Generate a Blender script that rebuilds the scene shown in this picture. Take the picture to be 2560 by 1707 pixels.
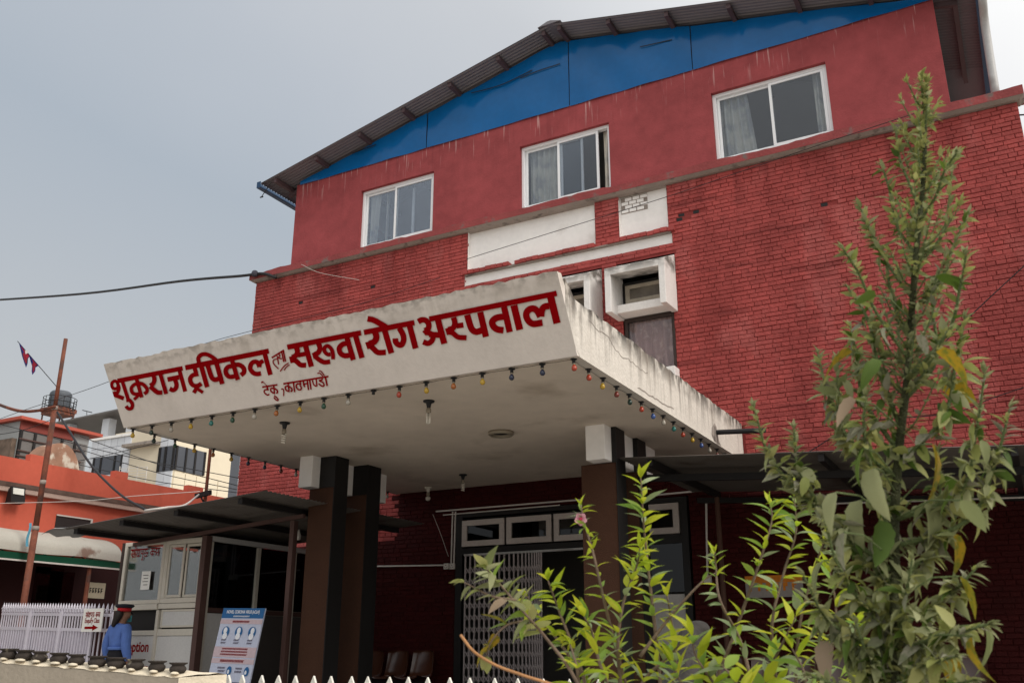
import bpy, bmesh, math, random
from mathutils import Vector, Matrix, Euler
import numpy as np
random.seed(7); rng = np.random.default_rng(11)
for o in list(bpy.data.objects): bpy.data.objects.remove(o)
SC = bpy.context.scene; COL = SC.collection
# ------------------------------------------------------------------ camera
F, CX, CY = 2331.0, 1280.0, 853.5
PIT, YAW = math.radians(18.5), math.radians(-28.55)
EYE = Vector((0, 0, 0.95))
FWD = Vector((math.sin(YAW)*math.cos(PIT), math.cos(YAW)*math.cos(PIT), math.sin(PIT)))
RGT = Vector((math.cos(YAW), -math.sin(YAW), 0)); UP = RGT.cross(FWD)
cd = bpy.data.cameras.new('camera'); cam = bpy.data.objects.new('camera', cd); COL.objects.link(cam)
cam.matrix_world = Matrix.Translation(EYE) @ Matrix((RGT, UP, -FWD)).transposed().to_4x4()
cd.sensor_width = 36; cd.lens = F/2560*36; cd.clip_start = .05; cd.clip_end = 3000
cd.dof.use_dof = True; cd.dof.focus_distance = 13.5; cd.dof.aperture_fstop = 6.3
SC.camera = cam
# ------------------------------------------------------------------ sky, sun, exposure
SUN = Vector((.80, -.12, .62)).normalized()
W = bpy.data.worlds.new('World'); SC.world = W; W.use_nodes = True
nt = W.node_tree; nt.nodes.clear()
def nd(t, **k):
    n = nt.nodes.new(t)
    for a, v in k.items(): setattr(n, a, v)
    return n
sky = nd('ShaderNodeTexSky', sky_type='NISHITA', sun_disc=False, sun_elevation=math.asin(SUN.z),
         sun_rotation=math.atan2(SUN.x, SUN.y), air_density=1.5, dust_density=6.0, ozone_density=1.0)
tc = nd('ShaderNodeTexCoord')
dt = nd('ShaderNodeVectorMath', operation='DOT_PRODUCT'); dt.inputs[1].default_value = SUN
nt.links.new(tc.outputs['Generated'], dt.inputs[0])
cr = nd('ShaderNodeValToRGB'); mr = nd('ShaderNodeMapRange')
mr.inputs[1].default_value = -1; mr.inputs[2].default_value = 1
nz = nd('ShaderNodeTexNoise'); nz.inputs['Scale'].default_value = 2.2; nz.inputs['Detail'].default_value = 5
nt.links.new(tc.outputs['Generated'], nz.inputs['Vector'])
ad = nd('ShaderNodeMath', operation='MULTIPLY_ADD'); ad.inputs[1].default_value = .22
sb = nd('ShaderNodeMath', operation='SUBTRACT'); sb.inputs[1].default_value = .11
nt.links.new(nz.outputs['Fac'], ad.inputs[0]); nt.links.new(dt.outputs['Value'], ad.inputs[2])
nt.links.new(ad.outputs[0], sb.inputs[0]); nt.links.new(sb.outputs[0], mr.inputs[0]); nt.links.new(mr.outputs[0], cr.inputs[0])
e = cr.color_ramp.elements
e[0].position = 0.20; e[0].color = (.44, .475, .52, 1)
e[1].position = 1.0; e[1].color = (2.0, 1.95, 1.85, 1)
for p, c in ((.34, (.40, .45, .51, 1)), (.42, (.48, .515, .565, 1)), (.49, (.57, .59, .62, 1)), (.63, (.90, .90, .90, 1)), (.76, (1.3, 1.29, 1.26, 1))):
    q = e.new(p); q.color = c
sz = nd('ShaderNodeSeparateXYZ'); nt.links.new(tc.outputs['Generated'], sz.inputs[0])
hz = nd('ShaderNodeMapRange'); hz.inputs[1].default_value = 0.02; hz.inputs[2].default_value = .50
hz.inputs[3].default_value = .9; hz.inputs[4].default_value = 0; hz.interpolation_type = 'SMOOTHSTEP'
nt.links.new(sz.outputs['Z'], hz.inputs[0])
mh = nd('ShaderNodeMix', data_type='RGBA'); mh.inputs[7].default_value = (.535, .54, .535, 1)
nt.links.new(hz.outputs[0], mh.inputs[0]); nt.links.new(cr.outputs[0], mh.inputs[6])
s1 = nd('ShaderNodeBackground'); s1.inputs[1].default_value = .06; nt.links.new(sky.outputs[0], s1.inputs[0])
s2 = nd('ShaderNodeBackground'); s2.inputs[1].default_value = 1.0; nt.links.new(mh.outputs[2], s2.inputs[0])
mx = nd('ShaderNodeMixShader'); mx.inputs[0].default_value = .88
nt.links.new(s1.outputs[0], mx.inputs[1]); nt.links.new(s2.outputs[0], mx.inputs[2])
wo = nd('ShaderNodeOutputWorld'); nt.links.new(mx.outputs[0], wo.inputs[0])
sl = bpy.data.lights.new('sun', 'SUN'); so = bpy.data.objects.new('sun', sl); COL.objects.link(so)
sl.energy = 1.3; sl.angle = math.radians(20); sl.color = (1, .95, .87)
so.rotation_euler = (-SUN).to_track_quat('-Z', 'Y').to_euler()
SC.view_settings.view_transform = 'Standard'; SC.view_settings.look = 'None'
SC.view_settings.exposure = 0.22; SC.view_settings.gamma = 1.0
# ------------------------------------------------------------------ helpers
def ray(px, py): return FWD*F + RGT*(px-CX) + UP*(CY-py)
def P(px, py, Y=None, X=None, Z=None, D=None):        # a photo measurement as a point on a plane of the place
    d = ray(px, py)
    if Y is not None: return EYE + d*((Y-EYE.y)/d.y)
    if X is not None: return EYE + d*((X-EYE.x)/d.x)
    if Z is not None: return EYE + d*((Z-EYE.z)/d.z)
    return EYE + d*(D/math.hypot(d.x, d.y))
def cat_rom(pts, n=5):
    pts = [Vector(p) for p in pts]
    if len(pts) < 3: return pts
    out = []
    q = [pts[0]*2-pts[1]] + pts + [pts[-1]*2-pts[-2]]
    for i in range(1, len(q)-2):
        a, b, c, d = q[i-1:i+3]
        for k in range(n):
            t = k/n
            out.append(.5*((2*b)+(c-a)*t+(2*a-5*b+4*c-d)*t*t+(3*b-a-3*c+d)*t**3))
    out.append(pts[-1]); return out
class MB:
    def __init__(s): s.v = []; s.f = []
    def add(s, vs, fs):
        b = len(s.v); s.v += [tuple(x) for x in vs]; s.f += [tuple(b+i for i in f) for f in fs]; return s
    def box(s, x0, x1, y0, y1, z0, z1):
        return s.add([(x0,y0,z0),(x1,y0,z0),(x1,y1,z0),(x0,y1,z0),(x0,y0,z1),(x1,y0,z1),(x1,y1,z1),(x0,y1,z1)],
                     [(0,3,2,1),(4,5,6,7),(0,1,5,4),(1,2,6,5),(2,3,7,6),(3,0,4,7)])
    def hexa(s, bot, top):
        return s.add(list(bot)+list(top), [(3,2,1,0),(4,5,6,7),(0,1,5,4),(1,2,6,5),(2,3,7,6),(3,0,4,7)])
    def beam(s, a, b, w, h, up=(0,0,1)):
        a, b = Vector(a), Vector(b); d = (b-a).normalized(); u = Vector(up)
        sd = d.cross(u)
        if sd.length < 1e-4: sd = d.cross(Vector((0,1,0)))
        sd.normalize(); u = sd.cross(d)
        c = [sd*(w/2*i)+u*(h/2*j) for i, j in ((-1,-1),(1,-1),(1,1),(-1,1))]
        vs = [a+k for k in c]+[b+k for k in c]
        return s.add(vs, [(0,1,2,3),(7,6,5,4),(0,4,5,1),(1,5,6,2),(2,6,7,3),(3,7,4,0)])
    def tube(s, pts, r, n=6, cap=True):
        pts = [Vector(p) for p in pts]; m = len(pts)
        rr = r if isinstance(r, (list, tuple)) else [r]*m
        rings = []; prev = None
        for i, p in enumerate(pts):
            d = (pts[min(i+1,m-1)]-pts[max(i-1,0)])
            if d.length < 1e-9: d = Vector((0,0,1))
            d.normalize()
            ref = prev if prev is not None else (Vector((0,0,1)) if abs(d.z) < .9 else Vector((1,0,0)))
            a = ref - d*ref.dot(d); a.normalize(); prev = a; b = d.cross(a)
            rings.append([p+(a*math.cos(t)+b*math.sin(t))*rr[i] for t in [2*math.pi*k/n for k in range(n)]])
        vs = [v for g in rings for v in g]; fs = []
        for i in range(m-1):
            for k in range(n):
                fs.append((i*n+k, i*n+(k+1)%n, (i+1)*n+(k+1)%n, (i+1)*n+k))
        if cap: fs += [tuple(range(n-1,-1,-1)), tuple((m-1)*n+k for k in range(n))]
        return s.add(vs, fs)
    def lathe(s, prof, c=(0,0,0), n=14, sx=1, sy=1):
        m = len(prof); vs = []
        for r, z in prof:
            for k in range(n):
                t = 2*math.pi*k/n; vs.append((c[0]+r*math.cos(t)*sx, c[1]+r*math.sin(t)*sy, c[2]+z))
        fs = [(i*n+k, i*n+(k+1)%n, (i+1)*n+(k+1)%n, (i+1)*n+k) for i in range(m-1) for k in range(n)]
        fs += [tuple(range(n-1,-1,-1)), tuple((m-1)*n+k for k in range(n))]
        return s.add(vs, fs)
    def grid(s, nu, nv, fn):
        vs = [fn(i/nu, j/nv) for i in range(nu+1) for j in range(nv+1)]
        return s.add(vs, [(i*(nv+1)+j, (i+1)*(nv+1)+j, (i+1)*(nv+1)+j+1, i*(nv+1)+j+1) for i in range(nu) for j in range(nv)])
    def prism(s, poly, axis, a0, a1):               # polygon in the two other axes, extruded along axis
        def mk(p, a): return {0:(a,p[0],p[1]), 1:(p[0],a,p[1]), 2:(p[0],p[1],a)}[axis]
        n = len(poly); vs = [mk(p,a0) for p in poly]+[mk(p,a1) for p in poly]
        fs = [tuple(range(n)), tuple(range(2*n-1,n-1,-1))]+[(i,(i+1)%n,n+(i+1)%n,n+i) for i in range(n)]
        return s.add(vs, fs)
    def ribbon(s, pts2, w, fn, n=5, taper=False):
        pts = cat_rom([Vector((a,b)) for a, b in pts2], n); m = len(pts); vs = []
        for i, p in enumerate(pts):
            d = pts[min(i+1,m-1)]-pts[max(i-1,0)]
            if d.length < 1e-9: d = Vector((1,0))
            d.normalize(); q = Vector((-d.y,d.x))*w/2
            vs += [fn(*(p+q)), fn(*(p-q))]
        return s.add(vs, [(2*i,2*i+1,2*i+3,2*i+2) for i in range(m-1)])
WL = {}
def wloc(o): return WL.get(o.name, Vector((0,0,0)))
def tags(o, label=None, cat=None, group=None, kind=None):
    if label: o['label'] = label
    if cat: o['category'] = cat
    if group: o['group'] = group
    if kind: o['kind'] = kind
    return o
def link(o, parent=None, loc=None):
    COL.objects.link(o)
    if parent is not None:
        o.parent = parent
        if loc is not None: o.location = Vector(loc)-wloc(parent); WL[o.name] = Vector(loc)
        else: WL[o.name] = wloc(parent).copy()
    else:
        if loc is not None: o.location = loc
        WL[o.name] = Vector(o.location)
    return o
def fixn(me):
    bm = bmesh.new(); bm.from_mesh(me); bmesh.ops.recalc_face_normals(bm, faces=bm.faces); bm.to_mesh(me); bm.free()
def obj(name, mb, mat, parent=None, smooth=False, label=None, cat=None, group=None, kind=None, bevel=0, fix=False, loc=None):
    base = Vector(loc) if loc is not None else (wloc(parent) if parent is not None else Vector((0,0,0)))
    me = bpy.data.meshes.new(name)
    me.from_pydata([tuple(Vector(v)-base) for v in mb.v], [], mb.f); me.update()
    if fix: fixn(me)
    if bevel:
        bm = bmesh.new(); bm.from_mesh(me)
        bmesh.ops.bevel(bm, geom=bm.edges[:], offset=bevel, segments=1, affect='EDGES', clamp_overlap=True); bm.to_mesh(me); bm.free()
    me.materials.append(mat)
    if smooth: me.polygons.foreach_set('use_smooth', [True]*len(me.polygons))
    o = bpy.data.objects.new(name, me)
    link(o, parent, loc)
    return tags(o, label, cat, group, kind)
def empty(name, loc, label=None, cat=None, group=None, parent=None):
    o = bpy.data.objects.new(name, None); o.empty_display_size = .1
    link(o, parent, loc); return tags(o, label, cat, group)
def inst(name, me, parent, loc, rot=(0,0,0), scale=(1,1,1), label=None):
    o = bpy.data.objects.new(name, me); COL.objects.link(o)
    if parent is not None: o.parent = parent
    o.location = Vector(loc)-(wloc(parent) if parent is not None else Vector((0,0,0)))
    o.rotation_euler = rot; o.scale = scale
    if label: o['label'] = label
    return o
def mesh_of(name, mb, mat, smooth=False, fix=False):
    me = bpy.data.meshes.new(name); me.from_pydata([tuple(v) for v in mb.v], [], mb.f); me.update()
    if fix: fixn(me)
    me.materials.append(mat)
    if smooth: me.polygons.foreach_set('use_smooth', [True]*len(me.polygons))
    return me
ORD = ['first','second','third','fourth','fifth','sixth','seventh','eighth','ninth','tenth','eleventh','twelfth','thirteenth',
       'fourteenth','fifteenth','sixteenth','seventeenth','eighteenth','nineteenth','twentieth']
# ------------------------------------------------------------------ materials
def M(name, col, rough=.8, spec=.3, var=.12, vs=1.5, fine=.08, fs=35., bump=.15, bs=70., isl=0., metal=0., stains=(), coord='world', blobs=None):
    m = bpy.data.materials.new(name); m.use_nodes = True
    t = m.node_tree; N = t.nodes; L = t.links
    b = N['Principled BSDF']; b.inputs['Roughness'].default_value = rough; b.inputs['Metallic'].default_value = metal
    b.inputs['Specular IOR Level'].default_value = spec
    g = N.new('ShaderNodeNewGeometry'); pos = g.outputs['Position']
    if coord == 'object': pos = N.new('ShaderNodeTexCoord').outputs['Object']
    def noise(scale, detail=4, vec=None):
        n = N.new('ShaderNodeTexNoise'); n.inputs['Scale'].default_value = scale; n.inputs['Detail'].default_value = detail
        L.new(vec or pos, n.inputs['Vector']); return n.outputs['Fac']
    def math_(op, a, bb, c=None):
        n = N.new('ShaderNodeMath'); n.operation = op
        for i, x in enumerate((a, bb, c)):
            if x is None: continue
            if isinstance(x, (int, float)): n.inputs[i].default_value = x
            else: L.new(x, n.inputs[i])
        return n.outputs[0]
    fac = math_('MULTIPLY_ADD', noise(vs), 2*var*1.6, 1-var*1.6)
    if fine: fac = math_('MULTIPLY', fac, math_('MULTIPLY_ADD', noise(fs, 3), 2*fine*1.6, 1-fine*1.6))
    if isl:
        oi = N.new('ShaderNodeObjectInfo')
        rnd = math_('FRACT', math_('ADD', g.outputs['Random Per Island'], oi.outputs['Random']), 0)
        fac = math_('MULTIPLY', fac, math_('MULTIPLY_ADD', rnd, 2*isl, 1-isl))
    sc = N.new('ShaderNodeVectorMath'); sc.operation = 'SCALE'; sc.inputs[0].default_value = col[:3]; L.new(fac, sc.inputs['Scale'])
    c = sc.outputs[0]
    for st in stains:      # (z0, z1, colour, amount, (sx,sy,sz) noise scale, lo, hi): wear that grows from z0 towards z1
        z0, z1, sc_, amt, ns, lo, hi = st
        mp = N.new('ShaderNodeMapping'); mp.inputs['Scale'].default_value = ns; L.new(pos, mp.inputs['Vector'])
        nn = noise(1., 6, mp.outputs[0])
        m1 = N.new('ShaderNodeMapRange'); m1.inputs[1].default_value = lo; m1.inputs[2].default_value = hi; L.new(nn, m1.inputs[0])
        sp = N.new('ShaderNodeSeparateXYZ'); L.new(pos, sp.inputs[0])
        m2 = N.new('ShaderNodeMapRange'); m2.inputs[1].default_value = z0; m2.inputs[2].default_value = z1; L.new(sp.outputs['Z'], m2.inputs[0])
        f = math_('MULTIPLY', math_('MULTIPLY', m1.outputs[0], m2.outputs[0]), amt)
        mxn = N.new('ShaderNodeMix'); mxn.data_type = 'RGBA'; L.new(f, mxn.inputs[0]); L.new(c, mxn.inputs[6])
        mxn.inputs[7].default_value = (*sc_, 1); c = mxn.outputs[2]
    if blobs:              # (scale, lo, hi, colour)
        m1 = N.new('ShaderNodeMapRange'); m1.inputs[1].default_value = blobs[1]; m1.inputs[2].default_value = blobs[2]
        L.new(noise(blobs[0], 5), m1.inputs[0])
        mxn = N.new('ShaderNodeMix'); mxn.data_type = 'RGBA'; L.new(m1.outputs[0], mxn.inputs[0]); L.new(c, mxn.inputs[6])
        mxn.inputs[7].default_value = (*blobs[3], 1); c = mxn.outputs[2]
    L.new(c, b.inputs['Base Color'])
    if bump:
        bn = N.new('ShaderNodeBump'); bn.inputs['Strength'].default_value = bump; bn.inputs['Distance'].default_value = .02
        L.new(noise(bs, 5), bn.inputs['Height']); L.new(bn.outputs[0], b.inputs['Normal'])
    return m
def glass(name, tint=(.35,.37,.4), refl=.22, rough=.03):
    m = bpy.data.materials.new(name); m.use_nodes = True; t = m.node_tree; N = t.nodes; L = t.links; N.clear()
    tr = N.new('ShaderNodeBsdfTransparent'); tr.inputs[0].default_value = (*tint, 1)
    gl = N.new('ShaderNodeBsdfGlossy'); gl.inputs['Roughness'].default_value = rough; gl.inputs[0].default_value = (.95,.97,1,1)
    fr = N.new('ShaderNodeLayerWeight'); fr.inputs[0].default_value = .35
    ma = N.new('ShaderNodeMath'); ma.operation = 'MULTIPLY_ADD'; ma.inputs[1].default_value = .5; ma.inputs[2].default_value = refl
    L.new(fr.outputs['Fresnel'], ma.inputs[0])
    mxs = N.new('ShaderNodeMixShader'); L.new(ma.outputs[0], mxs.inputs[0]); L.new(tr.outputs[0], mxs.inputs[1]); L.new(gl.outputs[0], mxs.inputs[2])
    o = N.new('ShaderNodeOutputMaterial'); L.new(mxs.outputs[0], o.inputs[0]); return m
def leafmat(name, c1, c2, trans=.45, rough=.45, edge=None):
    m = bpy.data.materials.new(name); m.use_nodes = True; t = m.node_tree; N = t.nodes; L = t.links; N.clear()
    oi = N.new('ShaderNodeObjectInfo'); g = N.new('ShaderNodeNewGeometry')
    no = N.new('ShaderNodeTexNoise'); no.inputs['Scale'].default_value = 45
    tcn = N.new('ShaderNodeTexCoord'); L.new(tcn.outputs['Object'], no.inputs['Vector'])
    a = N.new('ShaderNodeMath'); a.operation = 'ADD'; L.new(oi.outputs['Random'], a.inputs[0]); L.new(g.outputs['Random Per Island'], a.inputs[1])
    fr = N.new('ShaderNodeMath'); fr.operation = 'FRACT'; L.new(a.outputs[0], fr.inputs[0])
    a2 = N.new('ShaderNodeMath'); a2.operation = 'MULTIPLY_ADD'; a2.inputs[1].default_value = .5; L.new(no.outputs['Fac'], a2.inputs[0])
    s_ = N.new('ShaderNodeMath'); s_.operation = 'SUBTRACT'; s_.inputs[1].default_value = .25
    L.new(fr.outputs[0], a2.inputs[2]); L.new(a2.outputs[0], s_.inputs[0])
    mi = N.new('ShaderNodeMix'); mi.data_type = 'RGBA'; L.new(s_.outputs[0], mi.inputs[0]); mi.inputs[6].default_value = (*c1,1); mi.inputs[7].default_value = (*c2,1)
    c = mi.outputs[2]
    if edge:
        n2 = N.new('ShaderNodeTexNoise'); n2.inputs['Scale'].default_value = 5; L.new(tcn.outputs['Object'], n2.inputs['Vector'])
        m1 = N.new('ShaderNodeMapRange'); m1.inputs[1].default_value = .46; m1.inputs[2].default_value = .64; L.new(n2.outputs['Fac'], m1.inputs[0])
        m2 = N.new('ShaderNodeMix'); m2.data_type = 'RGBA'; L.new(m1.outputs[0], m2.inputs[0]); L.new(c, m2.inputs[6]); m2.inputs[7].default_value = (*edge,1); c = m2.outputs[2]
    di = N.new('ShaderNodeBsdfPrincipled'); di.inputs['Roughness'].default_value = rough; di.inputs['Specular IOR Level'].default_value = .35
    L.new(c, di.inputs['Base Color'])
    tl = N.new('ShaderNodeBsdfTranslucent'); L.new(c, tl.inputs[0])
    mxs = N.new('ShaderNodeMixShader'); mxs.inputs[0].default_value = trans; L.new(di.outputs[0], mxs.inputs[1]); L.new(tl.outputs[0], mxs.inputs[2])
    o = N.new('ShaderNodeOutputMaterial'); L.new(mxs.outputs[0], o.inputs[0]); return m
m_brick = M('red_painted_brick', (.345,.062,.056), rough=.7, spec=.25, var=.20, vs=.9, fine=.13, fs=14, bump=.6, bs=38, isl=.11, stains=((-9,-8,(.19,.028,.025),.65,(1.5,1,.5),.50,.70),(-9,-8,(.43,.125,.115),.55,(2.1,1,.9),.53,.70),(-9,-8,(.15,.022,.020),.6,(.8,1,5.5),.60,.70),(7.0,7.9,(.14,.02,.02),.7,(5,1,.8),.48,.68)))
m_dbrick = M('shaded_maroon_brick', (.046,.0042,.004), rough=.7, spec=.15, var=.2, vs=1.1, fine=.10, fs=22, bump=.5, bs=45, isl=.14)  # dark maroon coat that also holds the shade under canopy and awning
m_joint = M('red_painted_joint', (.24,.036,.032), rough=.8, var=.15, bump=.6, bs=60)
m_plaster = M('red_plaster', (.30,.060,.064), rough=.8, spec=.2, var=.20, vs=1.3, fine=.15, fs=6, bump=.25, bs=30,
    stains=((9.25,9.85,(.62,.42,.40),.75,(30,1,1.3),.61,.68),(8.6,9.8,(.16,.03,.035),.45,(9,1,.7),.55,.75)))
m_white = M('white_wall_paint', (.87,.85,.83), rough=.7, var=.06, vs=2, fine=.05, fs=12, bump=.12, bs=40, blobs=(1.7,.62,.82,(.55,.50,.45)))
m_canopy = M('weathered_white_cement', (.69,.625,.575), rough=.85, var=.08, vs=2.2, fine=.04, fs=16, bump=.15, bs=30,
    stains=((4.00,4.14,(.14,.12,.10),.75,(9,9,14),.46,.60),(3.75,4.12,(.36,.31,.26),.55,(3,3,4),.48,.70),(3.45,4.0,(.38,.33,.28),.35,(12,12,1.2),.50,.70)))
m_side = M('streaked_white_cement', (.62,.575,.52), rough=.85, var=.10, vs=2.2, fine=.08, fs=16, bump=.4, bs=30,
    stains=((3.76,3.96,(.045,.04,.035),.97,(4,7,5),.37,.54),(3.44,3.92,(.12,.10,.085),.8,(20,13,.9),.50,.66),(3.44,3.97,(.35,.30,.25),.6,(3,3,1.5),.50,.68)))
m_ceil = M('painted_ceiling', (.68,.595,.51), rough=.9, var=.13, vs=.7, fine=.06, fs=5, bump=.15, bs=14, blobs=(1.1,.60,.80,(.42,.35,.28)))
m_letter = M('red_sign_paint', (.25,.0,.002), rough=.9, spec=.05, var=.08, vs=3, fine=.05, fs=30, bump=.1)
m_conc = M('grey_concrete', (.30,.26,.23), rough=.9, var=.2, vs=3, bump=.4, bs=30, blobs=(6,.55,.7,(.12,.10,.09)))
m_cornred = M('red_painted_cement', (.26,.055,.055), rough=.85, var=.25, vs=2.5, bump=.5, bs=25, blobs=(5,.60,.72,(.16,.12,.11)))
m_hood = M('hood_white_cement', (.74,.72,.70), rough=.8, var=.06, bump=.2, bs=40,
    stains=((6.30,6.46,(.11,.10,.085),.9,(5,5,8),.40,.58),(5.7,6.5,(.50,.46,.42),.5,(9,9,1.5),.5,.7)))
m_blue = M('blue_metal_sheet', (.003,.105,.31), rough=.15, spec=.28, var=.15, vs=.9, fine=.08, fs=9, bump=.35, bs=2.2)
m_roof = M('grey_corrugated_metal', (.165,.155,.17), rough=.5, spec=.4, var=.15, vs=1.2, bump=.05)
m_gutter = M('blue_gutter_metal', (.006,.045,.12), rough=.4, spec=.5)
m_purl = M('oxide_red_steel', (.085,.055,.06), rough=.6, var=.2, bump=.1)
m_alu = M('white_aluminium', (.80,.81,.83), rough=.35, spec=.5, var=.03, fine=.02, bump=0)
m_glass = glass('window_glass', tint=(.80,.83,.86), refl=.02)
m_clear = glass('booth_glass', tint=(.80,.80,.78), refl=.0)
m_darkglass = glass('dark_glass', tint=(.10,.11,.13), refl=.01)
m_curt = M('cream_curtain', (.74,.70,.62), rough=.9, var=.1, vs=6, bump=.1, blobs=(3.5,.48,.66,(.46,.46,.45)))
m_pinkcurt = M('pink_curtain', (.44,.33,.32), rough=.9, var=.2, vs=5, bump=.1, blobs=(9,.55,.65,(.62,.50,.46)))
m_dark = M('black_paint', (.012,.011,.011), rough=.55, var=.2, bump=.1)
m_wood = M('dark_wood_frame', (.035,.022,.018), rough=.5, var=.2, bump=.1)
m_interior = M('dim_interior', (.20,.19,.18), rough=.9, bump=0)
m_col = M('brown_rough_plaster', (.066,.028,.015), rough=.85, var=.14, vs=3, fine=.3, fs=120, bump=.6, bs=140)
m_ground = M('pale_concrete_paving', (.33,.305,.27), rough=.95, var=.25, vs=.4, bump=.3, bs=20)
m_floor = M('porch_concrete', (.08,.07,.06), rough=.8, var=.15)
m_rust = M('rusty_steel', (.17,.055,.032), rough=.75, var=.35, vs=4, fine=.2, fs=18, bump=.4, bs=30, blobs=(3,.5,.62,(.09,.045,.035)))
m_black = M('black_rubber', (.018,.018,.02), rough=.5, var=.1, bump=0)
m_pvc = M('grey_pvc', (.42,.42,.42), rough=.45, var=.12, vs=3, bump=0, blobs=(2,.55,.7,(.24,.22,.21)))
m_conduit = M('white_conduit', (.62,.58,.54), rough=.5, var=.1, bump=0)
m_orange = M('orange_red_wall', (.56,.115,.07), rough=.8, var=.12, vs=.9, fine=.05, fs=10, bump=.15, bs=20, stains=((3.6,4.9,(.36,.06,.035),.5,(2.5,2.5,.7),.5,.7),))
m_cream = M('cream_wall', (.70,.62,.48), rough=.8, var=.08, vs=.6, bump=.1)
m_fpick = M('white_fence_paint', (.60,.57,.64), rough=.5, var=.06, bump=.05)
# ================================================================== ground
g = MB().grid(8, 8, lambda u, v: (-400+800*u, -200+800*v, 0))
tags(obj('ground', g, m_ground), kind='structure')
tags(obj('porch_floor', MB().box(-9.3, .9, 8.6, 12.58, .004, .17), m_floor, bevel=.015), kind='structure')
# ================================================================== hospital building
FY = 12.6                                   # the brick face
XL, XR = -12.6, .76
CZ = 7.88                                   # underside of the cornice
H = empty('hospital_building', (-5.9, FY, 0), 'three storey red brick hospital block with blue gable and sloping sign canopy', 'building')
def hp(name, mb, mat, **k): return obj(name, mb, mat, k.pop('parent', H), **k)
WIN = [(-10.10,-8.46), (-6.69,-5.03), (-3.30,-1.56)]; WZ0, WZ1 = 8.07, 9.27
GZ = 9.80
# openings left out of the brickwork
HOODS = [(-7.42,-6.47), (-6.20,-5.25), (-5.00,-4.05)]
holes = [(-7.72,-5.34,7.15,7.95), (-4.92,-4.12,7.15,7.95), (-7.77,-4.07,6.875,7.16), (-7.86,-5.40,0,3.06), (-5.02,-4.06,.95,3.05)]
for a, b in HOODS: holes += [(a,b,5.78,6.72), (a+.08,b-.06,4.72,5.80)]
holes.append((-9.1,-3.2,3.47,3.95))
def hits(x0,x1,z0,z1):
    return [h for h in holes if x1 > h[0]+1e-4 and x0 < h[1]-1e-4 and z1 > h[2]+.02 and z0 < h[3]-.02]
# backing wall with true openings (cells between all the hole edges)
xs = sorted({XL, XR, *[h[0] for h in holes[:-1]], *[h[1] for h in holes[:-1]]}); zs = sorted({0, CZ, *[min(CZ,h[2]) for h in holes[:-1]], *[min(CZ,h[3]) for h in holes[:-1]]})
bk = MB(); bkd = MB()
def maroon(x, z): return z < (3.50 if -9.0 < x < -3.6 else 2.72 if x <= -9.0 else 3.11-.066*(x+3.98))  # where the shade-darkened maroon goes: below canopy, booth roof and awning
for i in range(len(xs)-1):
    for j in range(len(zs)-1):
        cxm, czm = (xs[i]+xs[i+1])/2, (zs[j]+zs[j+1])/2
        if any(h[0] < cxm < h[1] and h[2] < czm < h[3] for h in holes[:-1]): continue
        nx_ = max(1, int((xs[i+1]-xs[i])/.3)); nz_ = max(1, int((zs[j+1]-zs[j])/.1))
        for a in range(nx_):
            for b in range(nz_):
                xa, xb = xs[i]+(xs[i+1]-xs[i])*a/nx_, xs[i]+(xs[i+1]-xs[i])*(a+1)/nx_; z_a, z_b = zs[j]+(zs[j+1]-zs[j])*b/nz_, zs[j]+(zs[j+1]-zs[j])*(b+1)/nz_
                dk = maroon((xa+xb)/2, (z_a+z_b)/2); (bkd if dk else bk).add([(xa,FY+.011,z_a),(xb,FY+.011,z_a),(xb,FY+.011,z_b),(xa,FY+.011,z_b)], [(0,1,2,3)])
hp('mortar_bed', bk, m_joint); hp('shaded_maroon_bed', bkd, m_dbrick)
sh = MB(); B0, B1 = FY+.30, 24.0
sh.box(XL+.005, XL+.24, FY+.012, B1, 0, CZ); sh.box(XR-.24, XR-.005, FY+.012, B1, 0, CZ)
sh.box(XL, XR, B1, B1+.24, 0, GZ)
sh.box(XL+.24, XR-.24, FY+.2, B1, 3.5, 3.7)
hp('outer_wall', sh, m_brick)
hp('inner_wall', MB().box(XL+.3, XR-.3, 15.6, 15.8, 0, 3.5).box(XL+.3, XR-.3, 15.6, 15.8, 3.7, 7.8).box(-11.4, -.3, 15.9, 16.1, 8.1, 9.7), m_interior)
# ---- bricks, English bond
CH, SL = .0657, .24
def brick_geo(mb, x0, x1, z0, z1, yf, j=.0022):
    r = lambda: random.uniform(-j, j)
    b = .0055
    o = [(x0+r(),z0+r()),(x1+r(),z0+r()),(x1+r(),z1+r()),(x0+r(),z1+r())]
    cxm, czm = (x0+x1)/2, (z0+z1)/2
    ti = random.uniform(-.0016,.0016); tz = random.uniform(-.0014,.0014)
    fr = [(x+(b if x < cxm else -b)+r()*.6, yf+(ti if x < cxm else -ti)+(tz if z < czm else -tz), z+(b if z < czm else -b)+r()*.6) for x, z in o]
    md = [(x, yf+.005, z) for x, z in o]; ba = [(x, yf+.03, z) for x, z in o]
    mb.add(fr+md+ba, [(0,1,2,3)]+[(a+k, a+(k+1)%4, (k+1)%4, k) for a in (4,) for k in range(4)]+[(8+k,8+(k+1)%4,4+(k+1)%4,4+k) for k in range(4)])
bricks = []
nc = int(CZ/CH)
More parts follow.
